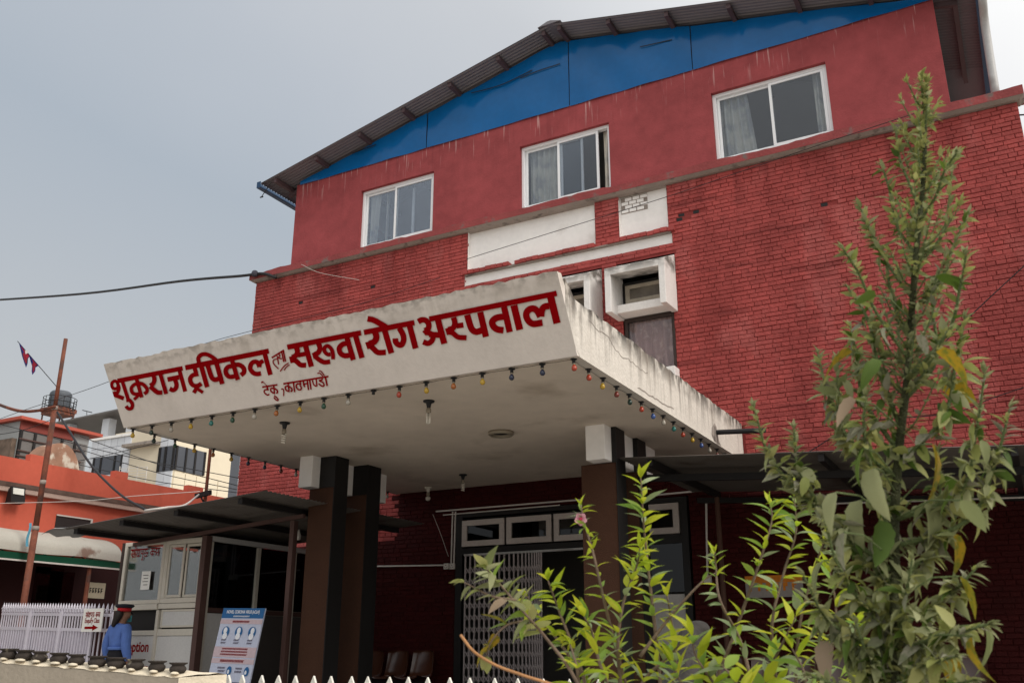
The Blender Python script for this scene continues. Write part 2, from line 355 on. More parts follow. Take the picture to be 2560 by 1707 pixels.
for c in range(nc):
    z0 = CZ-(c+1)*CH; z1 = z0+CH
    L = SL if c % 2 == 0 else SL/2
    x = XL - (0 if c % 2 == 0 else SL/4) - random.uniform(0,.02)
    wob = random.uniform(-.002,.002)
    while x < XR:
        l = L*random.uniform(.95,1.05)
        if random.random() < .035: l = SL/2 if L == SL else SL
        a, b = max(x, XL), min(x+l, XR); x += l
        segs = [(a,b)]
        for h in hits(a,b,z0,z1):
            ns = []
            for p, q in segs:
                if q <= h[0] or p >= h[1]: ns.append((p,q)); continue
                if p < h[0]: ns.append((p,h[0]))
                if q > h[1]: ns.append((h[1],q))
            segs = ns
        for p, q in segs:
            if q-p < .03: continue
            jw = random.choice((.002,.003,.005,.008,.010))*.5; jz = random.uniform(.0026,.0050)
            bricks.append((p+jw, q-jw, z0+jz+wob+random.uniform(-.0015,.0015), z1-jz+wob+random.uniform(-.0015,.0015)))
def vis_size(b):
    c = Vector(((b[0]+b[1])/2, FY, (b[2]+b[3])/2)); 
    if c.z < 3.3 or c.z > 7.75 or c.x > .7 or (c.x < -3.1): return 0
    return (b[1]-b[0])/((c-EYE).length**2)
order = sorted(range(len(bricks)), key=lambda i: -vis_size(bricks[i])); single = set(order[:300])
bvar = []
for k in range(6):
    q = MB(); brick_geo(q, -.1155, .1155, -.0285, .0285, 0); bvar.append(mesh_of('brick', q, m_brick))
stuffb = MB(); stuffd = MB()
GAPS = [P(935,718,Y=FY),P(1746,526,Y=FY),P(1724,533,Y=FY),P(1713,541,Y=FY),P(757,752,Y=FY),P(2062,506,Y=FY)]
bricks_all = bricks
for i, b in enumerate(bricks):
    if any(b[0] < g_.x < b[1] and b[2] < g_.z < b[3] for g_ in GAPS):
        hp('brick_gap', MB().box(b[0]+.01,b[0]+min(.10,b[1]-b[0]-.01),FY+.008,FY+.0105,b[2]+.004,b[3]-.004), m_dark); continue  # black plate painted in for the shade inside the gap
    yf = FY-random.uniform(0,.005)-(.004 if random.random() < .04 else 0)+(.008 if random.random() < .01 else 0)
    if i in single:
        inst('brick', bvar[i % 6], H, ((b[0]+b[1])/2, yf, (b[2]+b[3])/2), scale=((b[1]-b[0])/.231, 1, (b[3]-b[2])/.057))
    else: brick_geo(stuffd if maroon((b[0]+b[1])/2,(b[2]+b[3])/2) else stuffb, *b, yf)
hp('brickwork', stuffb, m_brick, kind='stuff'); hp('shaded_maroon_brickwork', stuffd, m_dbrick, kind='stuff')
# ---- white recessed panels, brick rowlock ledge and strip
def recess(x0,x1,z0,z1,d,name,mat):
    q = MB(); y = FY+d
    q.add([(x0,y,z0),(x1,y,z0),(x1,y,z1),(x0,y,z1)], [(0,1,2,3)])
    q.add([(x0,FY-.004,z0),(x0,y,z0),(x0,y,z1),(x0,FY-.004,z1)], [(0,1,2,3)]); q.add([(x1,FY-.004,z0),(x1,y,z0),(x1,y,z1),(x1,FY-.004,z1)], [(3,2,1,0)])
    hp(name, q, mat)
recess(-7.72,-5.34,7.14,7.95,.075,'white_panel',m_white); recess(-4.92,-4.12,7.14,7.95,.075,'white_panel',m_white)
recess(-7.77,-4.07,6.865,7.06,.03,'white_strip',m_white)
hp('bare_mortar', MB().box(-4.905,-4.46,FY+.068,FY+.0745,7.59,7.868), m_conc)
for r_ in range(4):
    for k_ in range(3):
        x_ = -4.90+k_*.13+(.06 if r_ % 2 else 0); hp('white_brick', MB().box(x_+.006,x_+.119,FY+.058,FY+.074,7.60+r_*.066,7.654+r_*.066), m_white, bevel=.004)
led = mesh_of('ledge_brick', MB().box(-.052,.052,-.065,.14,-.031,.031), m_brick)
x = -7.78
while x < -4.09:
    if not (-6.92 < x < -6.80):
        dz = random.uniform(-.006,.006); ch = .5 if -5.40 < x < -5.20 else 1
        inst('ledge_brick', led, H, (x+.055, FY-.01+random.uniform(-.01,.012)+(.05 if ch < 1 else 0), 7.108+dz), rot=(0,random.uniform(-.03,.03),random.uniform(-.05,.05)))
    x += .111
hp('ledge_mortar', MB().box(-7.76,-4.08,FY-.035,FY+.07,7.062,7.080), m_conc)
# ---- cornice
cn = MB(); n = 120
def edge(x): return 7.985+.012*math.sin(x*3.1)+random.uniform(-.01,.012)
tops = [(XL-.09+(XR+.18-XL)*i/n) for i in range(n+1)]
for i in range(n):
    a, b = tops[i], tops[i+1]
    if i == 0: za = edge(a)
    zb = edge(b); yo = FY-.115+random.uniform(-.006,.006); 
    cn.hexa([(a,FY-.115,CZ+.035),(b,FY-.115,CZ+.035),(b,FY+.2,CZ+.035),(a,FY+.2,CZ+.035)], [(a,FY-.11,za+.05),(b,FY-.11,zb+.05),(b,FY+.2,zb+.06),(a,FY+.2,za+.06)]); za = zb
hp('cornice', cn, m_cornred)
hp('cornice_soffit', MB().hexa([(XL-.03,FY-.05,CZ-.002),(XR+.03,FY-.05,CZ-.002),(XR+.03,FY+.15,CZ-.002),(XL-.03,FY+.15,CZ-.002)],[(XL-.085,FY-.112,CZ+.034),(XR+.085,FY-.112,CZ+.034),(XR+.085,FY+.15,CZ+.034),(XL-.085,FY+.15,CZ+.034)]), m_conc)
# ---- upper storey plaster wall with three window openings
UX0, UX1 = -11.72, -.02
uw = MB(); y0, y1 = FY-.02, FY+.20
ed = [UX0]+[v for w in WIN for v in w]+[UX1]
for i in range(0, len(ed), 2): uw.box(ed[i], ed[i+1], y0, y1, 8.02, GZ)
for a, b in WIN: uw.box(a, b, y0, y1, 8.02, WZ0); uw.box(a, b, y0, y1, WZ1, GZ)
uw.box(UX0, UX0+.2, y1, B1, 8.02, GZ); uw.box(UX1-.2, UX1, y1, B1, 8.02, GZ)
hp('upper_wall', uw, m_plaster)
hp('upper_floor', MB().box(XL, XR, FY+.22, B1, 7.86, 8.00), m_interior)
def slider(x0, x1, z0, z1, Y, split, parent, open_gap=0, name='window', curtains=(), fr=.055):
    q = MB(); q.box(x0,x1,Y,Y+.09,z0,z0+fr); q.box(x0,x1,Y,Y+.09,z1-fr,z1); q.box(x0,x0+fr,Y,Y+.09,z0+fr,z1-fr); q.box(x1-fr,x1,Y,Y+.09,z0+fr,z1-fr)
    w = hp(name, q, m_alu, parent=parent, bevel=.004)
    xm = x0+(x1-x0)*split; s = .042
    def sash(a, b, yy):
        k = MB(); k.box(a,b,yy,yy+.03,z0+fr+.002,z0+fr+s); k.box(a,b,yy,yy+.03,z1-fr-s,z1-fr-.002); k.box(a,a+s,yy,yy+.03,z0+fr+s,z1-fr-s); k.box(b-s,b,yy,yy+.03,z0+fr+s,z1-fr-s)
        obj('sash', k, m_alu, w, bevel=.003)
        obj('pane', MB().box(a+s-.004,b-s+.004,yy+.012,yy+.017,z0+fr+s-.004,z1-fr-s+.004), m_glass, w)
    sash(x0+fr+.002, xm+.02, Y+.048); sash(xm-.02, x1-fr-.002-open_gap, Y+.008)
    if open_gap: sash(x1-fr-open_gap-.42-.30, x1-fr-open_gap-.02-.30+.02, Y+.050)
    for a, b, tp in curtains:
        obj('curtain', MB().grid(46, 6, lambda u, v: (a+(b-a)*u*(1-tp*v), Y+.15+.035*math.sin(u*(b-a)*60+.8*math.sin(v*3)), z1+.05-(z1-z0+.06)*v)), m_curt, w, smooth=True)
    return w
slider(*WIN[0], WZ0, WZ1, FY+.045, .46, H, curtains=((-10.03,-9.80,.3),(-9.66,-9.60,0)))
slider(*WIN[1], WZ0, WZ1, FY+.045, .42, H, open_gap=.17, curtains=((-6.60,-5.98,-.02),(-5.22,-5.08,.4)))
slider(*WIN[2], WZ0, WZ1, FY+.045, .51, H, curtains=((-3.22,-2.80,-.25),(-1.80,-1.62,.1)))
rod = MB().box(-9.68,-9.64,FY+.24,FY+.26,8.1,9.2).box(-9.10,-9.05,FY+.24,FY+.26,8.1,9.2); hp('curtain_rail', rod, m_alu)
# ---- gable cladding
RX, RZ, SLP = -5.87, 11.14, .222            # ridge and pitch at the wall
def roof_z(x): return RZ-abs(x-RX)*SLP
gx = [UX0+.10, -8.62, -5.72, -3.55, UX1]
for i in range(4):
    a, b = gx[i]+.006, gx[i+1]-.006
    def fn(u, v, a=a, b=b):
        x = a+(b-a)*u; t = max(GZ+.01, roof_z(x)-.02); z = GZ-.03+(t-GZ+.03)*v
        return (x, FY-.045+.016*math.sin(x*2.3+i)*math.sin(v*2.5)+.007*math.sin(x*4.7+z*5+math.sin(x*1.3)*2)+.004*math.sin(x*9-z*7), z)
    hp('gable_sheet', MB().grid(60, 16, fn), m_blue, smooth=True)
for tp_ in ([(1178,233),(1215,224),(1262,209),(1330,176)],[(1300,196),(1345,178),(1400,160)],[(1600,118),(1680,100)],[(880,384),(940,362)]):
    q_ = MB(); q_.ribbon(tp_, 2.2, lambda a, b: P(a, b, Y=FY-.078)); hp('sheet_tear', q_, m_dark)
hp('gable_batten', MB().box(UX0+.1,UX1-.05,FY-.002,FY+.05,GZ-.01,GZ+.05), m_dark)
hp('gable_backing', MB().add([(UX0,FY+.02,GZ),(UX1,FY+.02,GZ),(RX,FY+.02,RZ-.03)], [(0,1,2)]), m_purl)
# ---- roof
RF = 12.13; EXL, EXR = -12.28, .56
def slope(x0, x1):
    q = MB(); ny = int((B1+.3-RF)/.0127)
    nyf = int(2.6/.0127)
    for xa, xb in ((x0, x1),):
        vs = []; ys = [RF+i*.0127 for i in range(nyf+1)]+[B1+.3]
        for y in ys:
            w = .009*math.sin((y-RF)/.0762*2*math.pi)
            for x in (xa, xb): vs.append((x, y, roof_z(x)+.06+w))
        q.add(vs, [(2*i,2*i+1,2*i+3,2*i+2) for i in range(len(ys)-1)])
    return q
rs = slope(EXL, RX); r2 = slope(RX, EXR); rs.add(r2.v, r2.f)
ROOF = hp('roof', rs, m_roof, smooth=True)
def prism_x(x, y0, y1, w, h): 
    z = roof_z(x)+.045
    return MB().hexa([(x-w/2,y0,z-h),(x+w/2,y0,z-h),(x+w/2,y1,z-h),(x-w/2,y1,z-h)],[(x-w/2,y0,z),(x+w/2,y0,z),(x+w/2,y1,z),(x-w/2,y1,z)])
for x in (-11.95,-10.95,-9.92,-8.92,-7.92,-6.92,-6.02,-5.72,-4.82,-3.82,-2.82,-1.82,-.82,.25):
    obj('purlin', prism_x(x, RF+.06, 15, .065, .085), m_purl, ROOF)
obj('ridge_cap', MB().hexa([(RX-.22,RF-.02,RZ+.045),(RX+.22,RF-.02,RZ+.045),(RX+.22,B1,RZ+.045),(RX-.22,B1,RZ+.045)],[(RX-.03,RF-.02,RZ+.11),(RX+.03,RF-.02,RZ+.11),(RX+.03,B1,RZ+.11),(RX-.03,B1,RZ+.11)]), m_roof, ROOF)
for s, x in ((-1,EXL),(1,EXR)):
    z = roof_z(x)+.05
    obj('gutter', MB().box(x-.05,x+.05,RF-.03,B1,z-.10,z-.085).box(x-(.05 if s<0 else -.038),x+(-.038 if s<0 else .05),RF-.03,B1,z-.085,z+.035).box(x-.05,x+.05,RF-.036,RF-.03,z-.10,z+.03), m_gutter, ROOF)
obj('rafter', MB().beam((UX0-.3,FY+.12,roof_z(UX0-.3)-.07),(RX,FY+.12,RZ-.07),.06,.08).beam((UX1+.3,FY+.12,roof_z(UX1+.3)-.07),(RX,FY+.12,RZ-.07),.06,.08), m_purl, ROOF)
obj('gutter_bracket', MB().tube([(EXL+.25,RF+.05,roof_z(EXL)+.05),(EXL+.05,RF+.02,roof_z(EXL)-.24)],.008).tube([(EXL+.02,RF+.02,roof_z(EXL)-.245),(EXL+.09,RF+.02,roof_z(EXL)-.245)],.014), m_dark, ROOF)
hp('side_window_shade', MB().hexa([(UX0-.42,FY+.5,8.83),(UX0,FY+.5,9.0),(UX0,FY+1.5,9.0),(UX0-.42,FY+1.5,8.83)],[(UX0-.42,FY+.5,8.86),(UX0,FY+.5,9.08),(UX0,FY+1.5,9.08),(UX0-.42,FY+1.5,8.86)]), m_gutter)
# ---- concrete window hoods with transoms and lower windows
for hi, (a, b) in enumerate(HOODS):
    yf, zb = 12.10, 5.755
    q = MB()
    for x0, x1 in ((a,a+.095),(b-.095,b)):
        q.hexa([(x0,yf,zb),(x1,yf,zb),(x1,FY+.02,zb+.02),(x0,FY+.02,zb+.02)],[(x0,yf,6.46),(x1,yf,6.46),(x1,FY+.02,6.70),(x0,FY+.02,6.70)])
    q.hexa([(a+.095,yf+.001,6.345),(b-.095,yf+.001,6.345),(b-.095,FY+.02,6.46),(a+.095,FY+.02,6.46)],[(a+.095,yf+.001,6.458),(b-.095,yf+.001,6.458),(b-.095,FY+.02,6.698),(a+.095,FY+.02,6.698)])
    q.box(a+.096,b-.096,12.33,FY+.02,5.80,5.93)
    hd = hp('window_hood', q, m_hood, bevel=.006)
    y = FY-.02
    t = MB(); X0, X1, Z0, Z1 = a+.10, b-.10, 5.95, 6.37
    t.box(X0,X1,y,y+.06,Z0,Z0+.045).box(X0,X1,y,y+.06,Z1-.05,Z1).box(X0,X0+.04,y,y+.06,Z0+.045,Z1-.05).box(X1-.04,X1,y,y+.06,Z0+.045,Z1-.05)
    tw = hp('transom_window', t, m_dark)
    s = MB(); s.box(X0+.05,X1-.05,y-.03,y-.005,Z0+.06,Z0+.13).box(X0+.05,X1-.05,y-.03,y-.005,Z1-.12,Z1-.06).box(X0+.05,X0+.12,y-.03,y-.005,Z0+.13,Z1-.12).box(X1-.12,X1-.05,y-.03,y-.005,Z0+.13,Z1-.12)
    obj('sash', s, M('dusty_cream_frame', (.40,.35,.28), var=.25, vs=6), tw, bevel=.003)
    obj('pane', MB().box(X0+.12,X1-.12,y-.015,y-.010,Z0+.13,Z1-.12), M('dusty_pane', (.14,.12,.095), rough=.35, var=.35, vs=5), tw)
    obj('transom_back', MB().box(X0,X1,y+.065,y+.07,Z0,Z1), m_dark, tw)
    X0, X1, Z0, Z1 = a+.10, b-.06, 4.90, 5.79; y = FY+.0
    t = MB(); t.box(X0,X1,y,y+.07,Z0,Z0+.05).box(X0,X1,y,y+.07,Z1-.055,Z1).box(X0,X0+.05,y,y+.07,Z0+.05,Z1-.055).box(X1-.045,X1,y,y+.07,Z0+.05,Z1-.055)
    lw = hp('lower_window', t, m_wood, bevel=.004)
    obj('pane', MB().box(X0+.05,X1-.045,y+.03,y+.035,Z0+.05,Z1-.055), glass('curtained_glass', (.88,.86,.86), .02), lw)
    obj('curtain', MB().grid(40, 4, lambda u, v: (X0+.04+(X1-X0-.07)*u, y+.10+.03*math.sin(u*30+.6*math.sin(v*4)), Z1-.03-(Z1-Z0-.06)*v)), m_pinkcurt, lw, smooth=True)
    obj('curtain_backing', MB().box(X0,X1,y+.16,y+.17,Z0,Z1), m_dark, lw)
    hp('sill_block', MB().box(b-.16,b-.03,12.40,FY+.02,4.72,4.885).box(a,a+.13,12.40,FY+.02,4.72,4.885).box(a+.13,b-.16,12.50,FY+.02,4.76,4.86), m_hood, bevel=.005)
# ---- canopy
KX0, KX1, KY, KZ = -9.04, -3.24, 7.16, 3.44
TY, TZ = 6.77, 4.11
cv = MB(); nseg = 90; prof_prev = None
rnd_top = [random.uniform(-.012,.008)*(1 if random.random() < .6 else .2) for _ in range(nseg+1)]
prof = lambda dz: [(KY,KZ),(TY+(TY-KY)*dz/(TZ-KZ),TZ+dz),(TY+.085,TZ+.012+dz*1.3),(7.26,3.60),(7.26,KZ+.02)]
vs = []
for i in range(nseg+1):
    x = KX0+(KX1-KX0)*i/nseg
    vs += [(x, y, z) for y, z in prof(rnd_top[i])]
fs = [(i*5+k, (i+1)*5+k, (i+1)*5+(k+1)%5, i*5+(k+1)%5) for i in range(nseg) for k in range(5)]+[(4,3,2,1,0), tuple(nseg*5+k for k in range(5))]
cv.add(vs, fs)
CAN = hp('canopy', cv, m_canopy)
for s, x in ((1,KX1),(-1,KX0)):
    sd = MB(); ny = 60; xo, xi = (x+.002*s, x-.10*s)
    tv = []
    for i in range(ny+1):
        y = 6.93+(FY-6.93)*i/ny
        zt = 3.97+random.uniform(-.012,.010)+(max(0,(7.12-y)/.19)*.13)
        yb = max(y, 6.93+(7.165-6.93)) if i == 0 else y
        zb = KZ+.001
        if y < KY: zb = KZ+(KY-y)/(KY-TY)*(TZ-KZ)+.002
        tv += [(xo,y,zb),(xo,y,zt),(xi,y,zt+.005),(xi,y,zb)]
    sd.add(tv, [(i*4+k,(i+1)*4+k,(i+1)*4+(k+1)%4,i*4+(k+1)%4) for i in range(ny) for k in range(4)]+[(0,1,2,3),(ny*4+3,ny*4+2,ny*4+1,ny*4)])
    obj('side_parapet', sd, m_side, CAN)
obj('ceiling', MB().box(KX0+.101,KX1-.101,7.262,FY+.01,KZ+.004,KZ+.13), m_ceil, CAN)
# crack and broken corner marks on the side parapet
# lettering on the sloping fascia
fd = Vector((0, TY-KY, TZ-KZ)); fn_ = Vector((0, -fd.z, fd.y)).normalized(); f0 = Vector((0, KY, KZ))
kcount = [0]
def onfascia(px, py):
    d = ray(px, py); off = .003+.0005*(kcount[0] % 14); p0 = f0+fn_*off
    return EYE+d*((p0-EYE).dot(fn_)/d.dot(fn_))
TILE = {1:(260,870,9.223),2:(450,840,8.110),3:(700,800,9.8),4:(900,770,11.2),5:(1040,740,10.455),6:(1200,710,9.8),7:(640,910,11.76)}
STR = {
1:[(108,(312,757),(1814,465)),(74,(318,800),(255,757),(186,800),(182,880),(228,935),(300,925),(325,860),(300,790)),(84,(325,850),(340,930),(310,1020),(250,1062)),(92,(252,1085),(455,1160)),(74,(228,1000),(262,1110)),
  (85,(425,780),(560,1195)),(84,(510,1205),(590,1205),(652,1290),(640,1375),(590,1400),(540,1380),(505,1335)),
  (86,(745,700),(868,1138)),(80,(780,830),(700,838),(628,925),(655,1030),(730,1062),(810,1050)),(84,(800,808),(900,835),(985,930),(985,1005),(925,1055)),(70,(810,1075),(690,1188)),
  (100,(1140,630),(1160,730),(1130,820),(1060,865)),(104,(1060,880),(1150,960),(1235,1022),(1342,1024)),(92,(1295,590),(1432,1056)),
  (96,(1735,500),(1872,1002)),(112,(1462,725),(1730,672)),(104,(1640,730),(1672,850),(1650,930),(1590,968),(1512,935))],
2:[(104,(105,642),(1800,303)),(86,(290,640),(326,750)),(90,(372,765),(255,795),(203,870),(232,965),(300,1008),(375,1000),(432,960)),(82,(345,1040),(278,1150)),(66,(340,1060),(465,1145)),
  (95,(415,560),(550,1035)),(84,(385,545),(370,450),(420,385),(505,365),(595,392),(680,445),(745,505)),
  (96,(555,580),(622,790),(662,862),(722,884),(812,850)),(96,(735,540),(856,972)),
  (92,(1045,460),(1172,888)),(92,(1070,608),(980,622),(925,690),(945,780),(1012,826),(1118,812)),(96,(1105,585),(1195,582),(1282,640),(1298,730),(1232,792)),
  (96,(1710,330),(1832,786)),(94,(1612,625),(1570,535),(1500,522),(1440,570),(1424,660),(1480,740),(1560,768),(1642,755)),(88,(1606,630),(1622,545),(1690,500)),
  (34,(1860,440),(2105,285)),(26,(1968,400),(1998,575)),(22,(1962,465),(1905,480),(1885,525),(1920,590),(1998,665)),(26,(1985,350),(2025,392),(2000,440),(2062,462)),(30,(2062,320),(2102,525)),(28,(2095,300),(2138,518)),
  (25,(2200,545),(2110,610),(2030,715)),(22,(2222,580),(2160,625),(2108,692))],
3:[(130,(176,666),(1985,312)),(128,(385,640),(425,755),(395,860),(300,915)),(124,(280,950),(395,1005),(500,1095),(640,1105)),(86,(258,890),(300,1050)),(112,(440,862),(650,822)),(130,(612,590),(768,1142)),
  (126,(930,540),(976,680),(940,790),(850,845)),(116,(845,880),(950,965),(1080,1032),(1228,1018)),(80,(815,800),(862,950)),(96,(1240,835),(1170,842),(1095,775),(1088,685),(1160,632),(1242,690),(1292,800),(1300,962)),
  (130,(1635,420),(1796,978)),(128,(1660,560),(1530,598),(1450,690),(1480,810),(1580,872),(1730,858)),(134,(1845,370),(2008,928))],
4:[(150,(108,684),(1522,408)),(162,(208,302),(350,328),(500,400),(680,505),(770,570)),(176,(420,660),(456,820),(400,940),(260,1000)),(156,(270,1040),(360,1120),(500,1240),(724,1238)),(110,(195,950),(262,1140)),
  (166,(688,620),(880,1266)),(160,(1100,560),(1195,730),(1222,890),(1165,1025),(1068,1020),(995,940),(990,850)),(120,(985,860),(1030,960)),(166,(1376,450),(1556,1132))],
5:[(146,(55,672),(150,622),(255,640),(330,730),(318,850),(230,905)),(140,(235,945),(400,990),(442,1090),(395,1190),(300,1236),(185,1195)),(120,(205,890),(300,990)),(150,(340,1000),(620,1022)),(165,(566,600),(738,1246)),
  (146,(980,560),(1016,710),(970,830),(850,880)),(134,(860,940),(960,968),(1100,1072),(1318,1092)),(96,(800,840),(856,1010)),(140,(1060,782),(1240,758)),
  (168,(1335,490),(1420,780),(1482,892),(1582,935),(1715,898)),(166,(1676,420),(1828,1066))],
6:[(156,(588,560),(728,1178)),(160,(575,798),(405,830),(300,920),(328,1035),(430,1112),(576,1132)),(172,(828,520),(974,1122)),
  (180,(1726,300),(1888,962)),(160,(1478,800),(1400,662),(1300,600),(1185,640),(1130,750),(1180,890),(1300,975),(1532,945)),(160,(1500,800),(1512,655),(1572,562),(1690,538))],
7:[(48,(180,676),(628,606)),(46,(150,542),(215,518)),(18,(205,522),(322,640)),(50,(330,660),(330,750)),(42,(375,755),(265,758),(240,820),(290,880),(350,908),(392,880)),
  (44,(522,630),(542,882)),(44,(522,712),(440,716),(438,790),(500,842),(545,838)),(48,(545,715),(618,770),(630,830),(595,862)),(38,(532,925),(600,975),(648,1040),(628,1070),(570,1035),(520,970)),
  (34,(735,735),(798,738),(815,830),(808,938)),(52,(800,580),(2128,362)),(42,(940,560),(972,822)),(42,(945,648),(862,662),(872,742),(922,792),(968,788)),(45,(962,648),(1040,710),(1055,782),(1015,805)),(42,(1098,550),(1136,822)),
  (42,(1296,520),(1298,590)),(42,(1330,585),(1210,585),(1180,650),(1230,740),(1310,752),(1330,690),(1285,612)),(45,(1390,510),(1400,600),(1432,675)),(42,(1385,592),(1515,568)),(48,(1508,490),(1542,762)),(48,(1578,480),(1616,742)),
  (40,(1655,470),(1695,600),(1775,655)),(42,(1768,450),(1790,655)),(42,(1942,410),(1938,462),(1845,484)),(42,(1850,492),(1960,535),(2000,610),(1970,652),(1900,625),(1840,572)),(50,(2038,390),(2092,642)),
  (32,(1800,272),(1872,268),(1965,355)),(32,(1848,205),(1912,214),(2012,345))]}
def letters(tids, name, extra=()):
    q = MB()
    for t in tids:
        ox, oy, s = TILE[t]
        for st in STR[t]:
            q.ribbon([(ox+a/s, oy+b/s) for a, b in st[1:]], st[0]/s, onfascia, n=6); kcount[0] += 1
    for pts, w in extra: q.ribbon(pts, w, onfascia); kcount[0] += 1
    obj(name, q, m_letter, CAN)
letters((1,2,3,4,5,6), 'sign_lettering', [([(1040+345/10.455,740+605/10.455),(1200+1880/9.8,710+228/9.8)], 13.6)])
letters((7,), 'place_lettering')
# drain stub through the broken side parapet
hp('drain_pipe', MB().tube([(KX1-.06,11.35,3.60),(KX1+.62,11.30,3.545)], .032, 12).tube([(KX1+.62,11.30,3.545),(KX1+.625,11.30,3.545)], .033, 12), m_black)
def crack(pts, w):
    cr = MB(); n = len(pts); cr.add([(KX1+.0045,a,b-w*(1 if 0<k<n-1 else .1)) for k,(a,b) in enumerate(pts)]+[(KX1+.0045,a,b+w*(1 if 0<k<n-1 else .1)) for k,(a,b) in enumerate(pts)], [(k,k+1,n+k+1,n+k) for k in range(n-1)]); obj('crack', cr, m_conc, CAN)
    return
    for i in range(len(pts)-1):
        a, b = pts[i], pts[i+1]
        cr.add([(KX1+.0045,a[0],a[1]-w),(KX1+.0045,b[0],b[1]-w),(KX1+.0045,b[0],b[1]+w),(KX1+.0045,a[0],a[1]+w)], [(0,1,2,3)])
yy, zz = 7.4, 3.86; pts = []
for i in range(26):
    pts.append((yy, zz)); yy += random.uniform(.03,.09); zz += random.uniform(-.035,.022)
crack(pts, .0035)
yy, zz = 8.6, 3.50; pts = []
for i in range(22): pts.append((yy, zz)); yy += random.uniform(.03,.07); zz += random.uniform(-.012,.014)
crack(pts, .007)
cr = MB(); cr.add([(KX1+.006,11.15,3.62),(KX1+.006,11.28,3.70),(KX1+.006,11.36,3.66),(KX1+.006,11.42,3.50),(KX1+.006,11.50,3.45),(KX1+.006,11.22,3.46),(KX1+.006,11.12,3.52)], [(0,1,2,3,4,5,6)])
obj('broken_patch', cr, m_conc, CAN)
# ---- twin columns and beam stubs
def column(x0, x1, y0, y1, ztop, bx0, bx1):
    q = MB().box(x0, x1, y0, y1, .16, 3.03); c = hp('column', q, m_col, bevel=.008)
    e1 = MB().box(x1+.001, x1+.012, y0-.004, y1+.004, .16, KZ) ; obj('black_side', e1, m_dark, c)
    obj('black_head', MB().box(bx1+.002, x1, y0, y1, 3.03, KZ+.003), m_dark, c)
for y0, y1 in ((9.62,9.89),(10.33,10.62)): column(-8.31,-7.90, y0, y1, 3.03, -8.37, -8.15)
hp('beam', MB().box(-8.37,-8.15,9.46,11.12,3.03,KZ+.005), m_white, bevel=.006)
for y0, y1 in ((9.84,10.10),(10.52,10.80)): column(-4.44,-4.00, y0, y1, 3.03, -4.29, -4.05)
hp('beam', MB().box(-4.29,-4.05,9.65,11.3,3.04,KZ+.005), m_white, bevel=.006)
# ---- entrance: door frame, transoms, collapsible gate, side window, conduits
D0, D1 = -7.84, -5.42
df = MB().box(D0,D0+.12,FY-.03,FY+.12,.17,3.04).box(D1-.12,D1,FY-.03,FY+.12,.17,3.04).box(D0+.12,D1-.12,FY-.03,FY+.12,2.97,3.04).box(D0+.12,D1-.12,FY-.03,FY+.12,2.40,2.50)
DOOR = hp('door_frame', df, m_dark, bevel=.004)
def transom(x0, x1, z0, z1, par):
    t = MB(); y = FY-.05; w = .085
    t.box(x0,x1,y,y+.05,z0,z0+w).box(x0,x1,y,y+.05,z1-w,z1).box(x0,x0+w,y,y+.05,z0+w,z1-w).box(x1-w,x1,y,y+.05,z0+w,z1-w)
    o = obj('transom', t, M('off_white_frame', (.52,.47,.44), var=.1), par, bevel=.004)
for x0, x1 in ((-7.72,-6.97),(-6.93,-6.17),(-6.13,-5.50)):
    transom(x0, x1, 2.52, 2.92, DOOR); obj('transom_pane', MB().box(x0+.08,x1-.08,FY-.02,FY-.015,2.6,2.84), m_darkglass, DOOR)
obj('transom_backing', MB().box(D0,D1,FY+.13,FY+.14,2.5,3.0), m_dark, DOOR)
gate = obj('collapsible_gate', MB().box(-7.64,-5.55,FY-.11,FY-.06,2.37,2.40), m_pvc, DOOR); obj('bottom_track', MB().box(-7.64,-5.55,FY-.11,FY-.06,.17,.19), m_pvc, gate)
m_gate = M('grey_gate_paint', (.42,.37,.37), rough=.5, var=.1)
gxs = [-7.62+i*.085 for i in range(9)]; 
x = gxs[-1]
for i in range(9): x += .085-.006*i; gxs.append(x)
while x < -6.34: x += .036; gxs.append(x)
lat = MB()
for i, x in enumerate(gxs):
    obj('gate_bar', MB().box(x-.011,x+.011,FY-.095,FY-.078,.19,2.37), m_gate, gate)
    if i < len(gxs)-1:
        x2 = gxs[i+1]; z = .22
        while z < 2.25:
            hgt = .105
            lat.beam((x,FY-.068,z),(x2,FY-.068,z+hgt),.005,.015,up=(1,0,0)); lat.beam((x,FY-.102,z+hgt),(x2,FY-.102,z),.005,.015,up=(1,0,0)); z += .172
obj('gate_lattice', lat, m_gate, gate, kind='stuff')
SW0, SW1 = -5.0, -4.08
sw = MB().box(SW0,SW0+.1,FY-.03,FY+.1,.97,3.03).box(SW1-.1,SW1,FY-.03,FY+.1,.97,3.03).box(SW0+.1,SW1-.1,FY-.03,FY+.1,2.96,3.03).box(SW0+.1,SW1-.1,FY-.03,FY+.1,.97,1.05).box(SW0+.1,SW1-.1,FY-.03,FY+.1,2.40,2.52)
SWN = hp('side_window', sw, m_dark)
transom(SW0+.12, SW1-.12, 2.53, 2.95, SWN); obj('pane', MB().box(SW0+.1,SW1-.1,FY+.0,FY+.006,1.75,2.40), m_darkglass, SWN)
obj('grey_panel', MB().box(SW0+.1,SW1-.1,FY-.01,FY+.004,1.05,1.72), M('pale_paper', (.45,.43,.41), var=.2), SWN)
cdt = MB()
cdt.beam(P(1090,1278,Y=FY-.02),P(1472,1247,Y=FY-.02),.018,.022); cdt.beam(P(1108,1287,Y=FY-.035),P(1400,1262,Y=FY-.035),.014,.016)
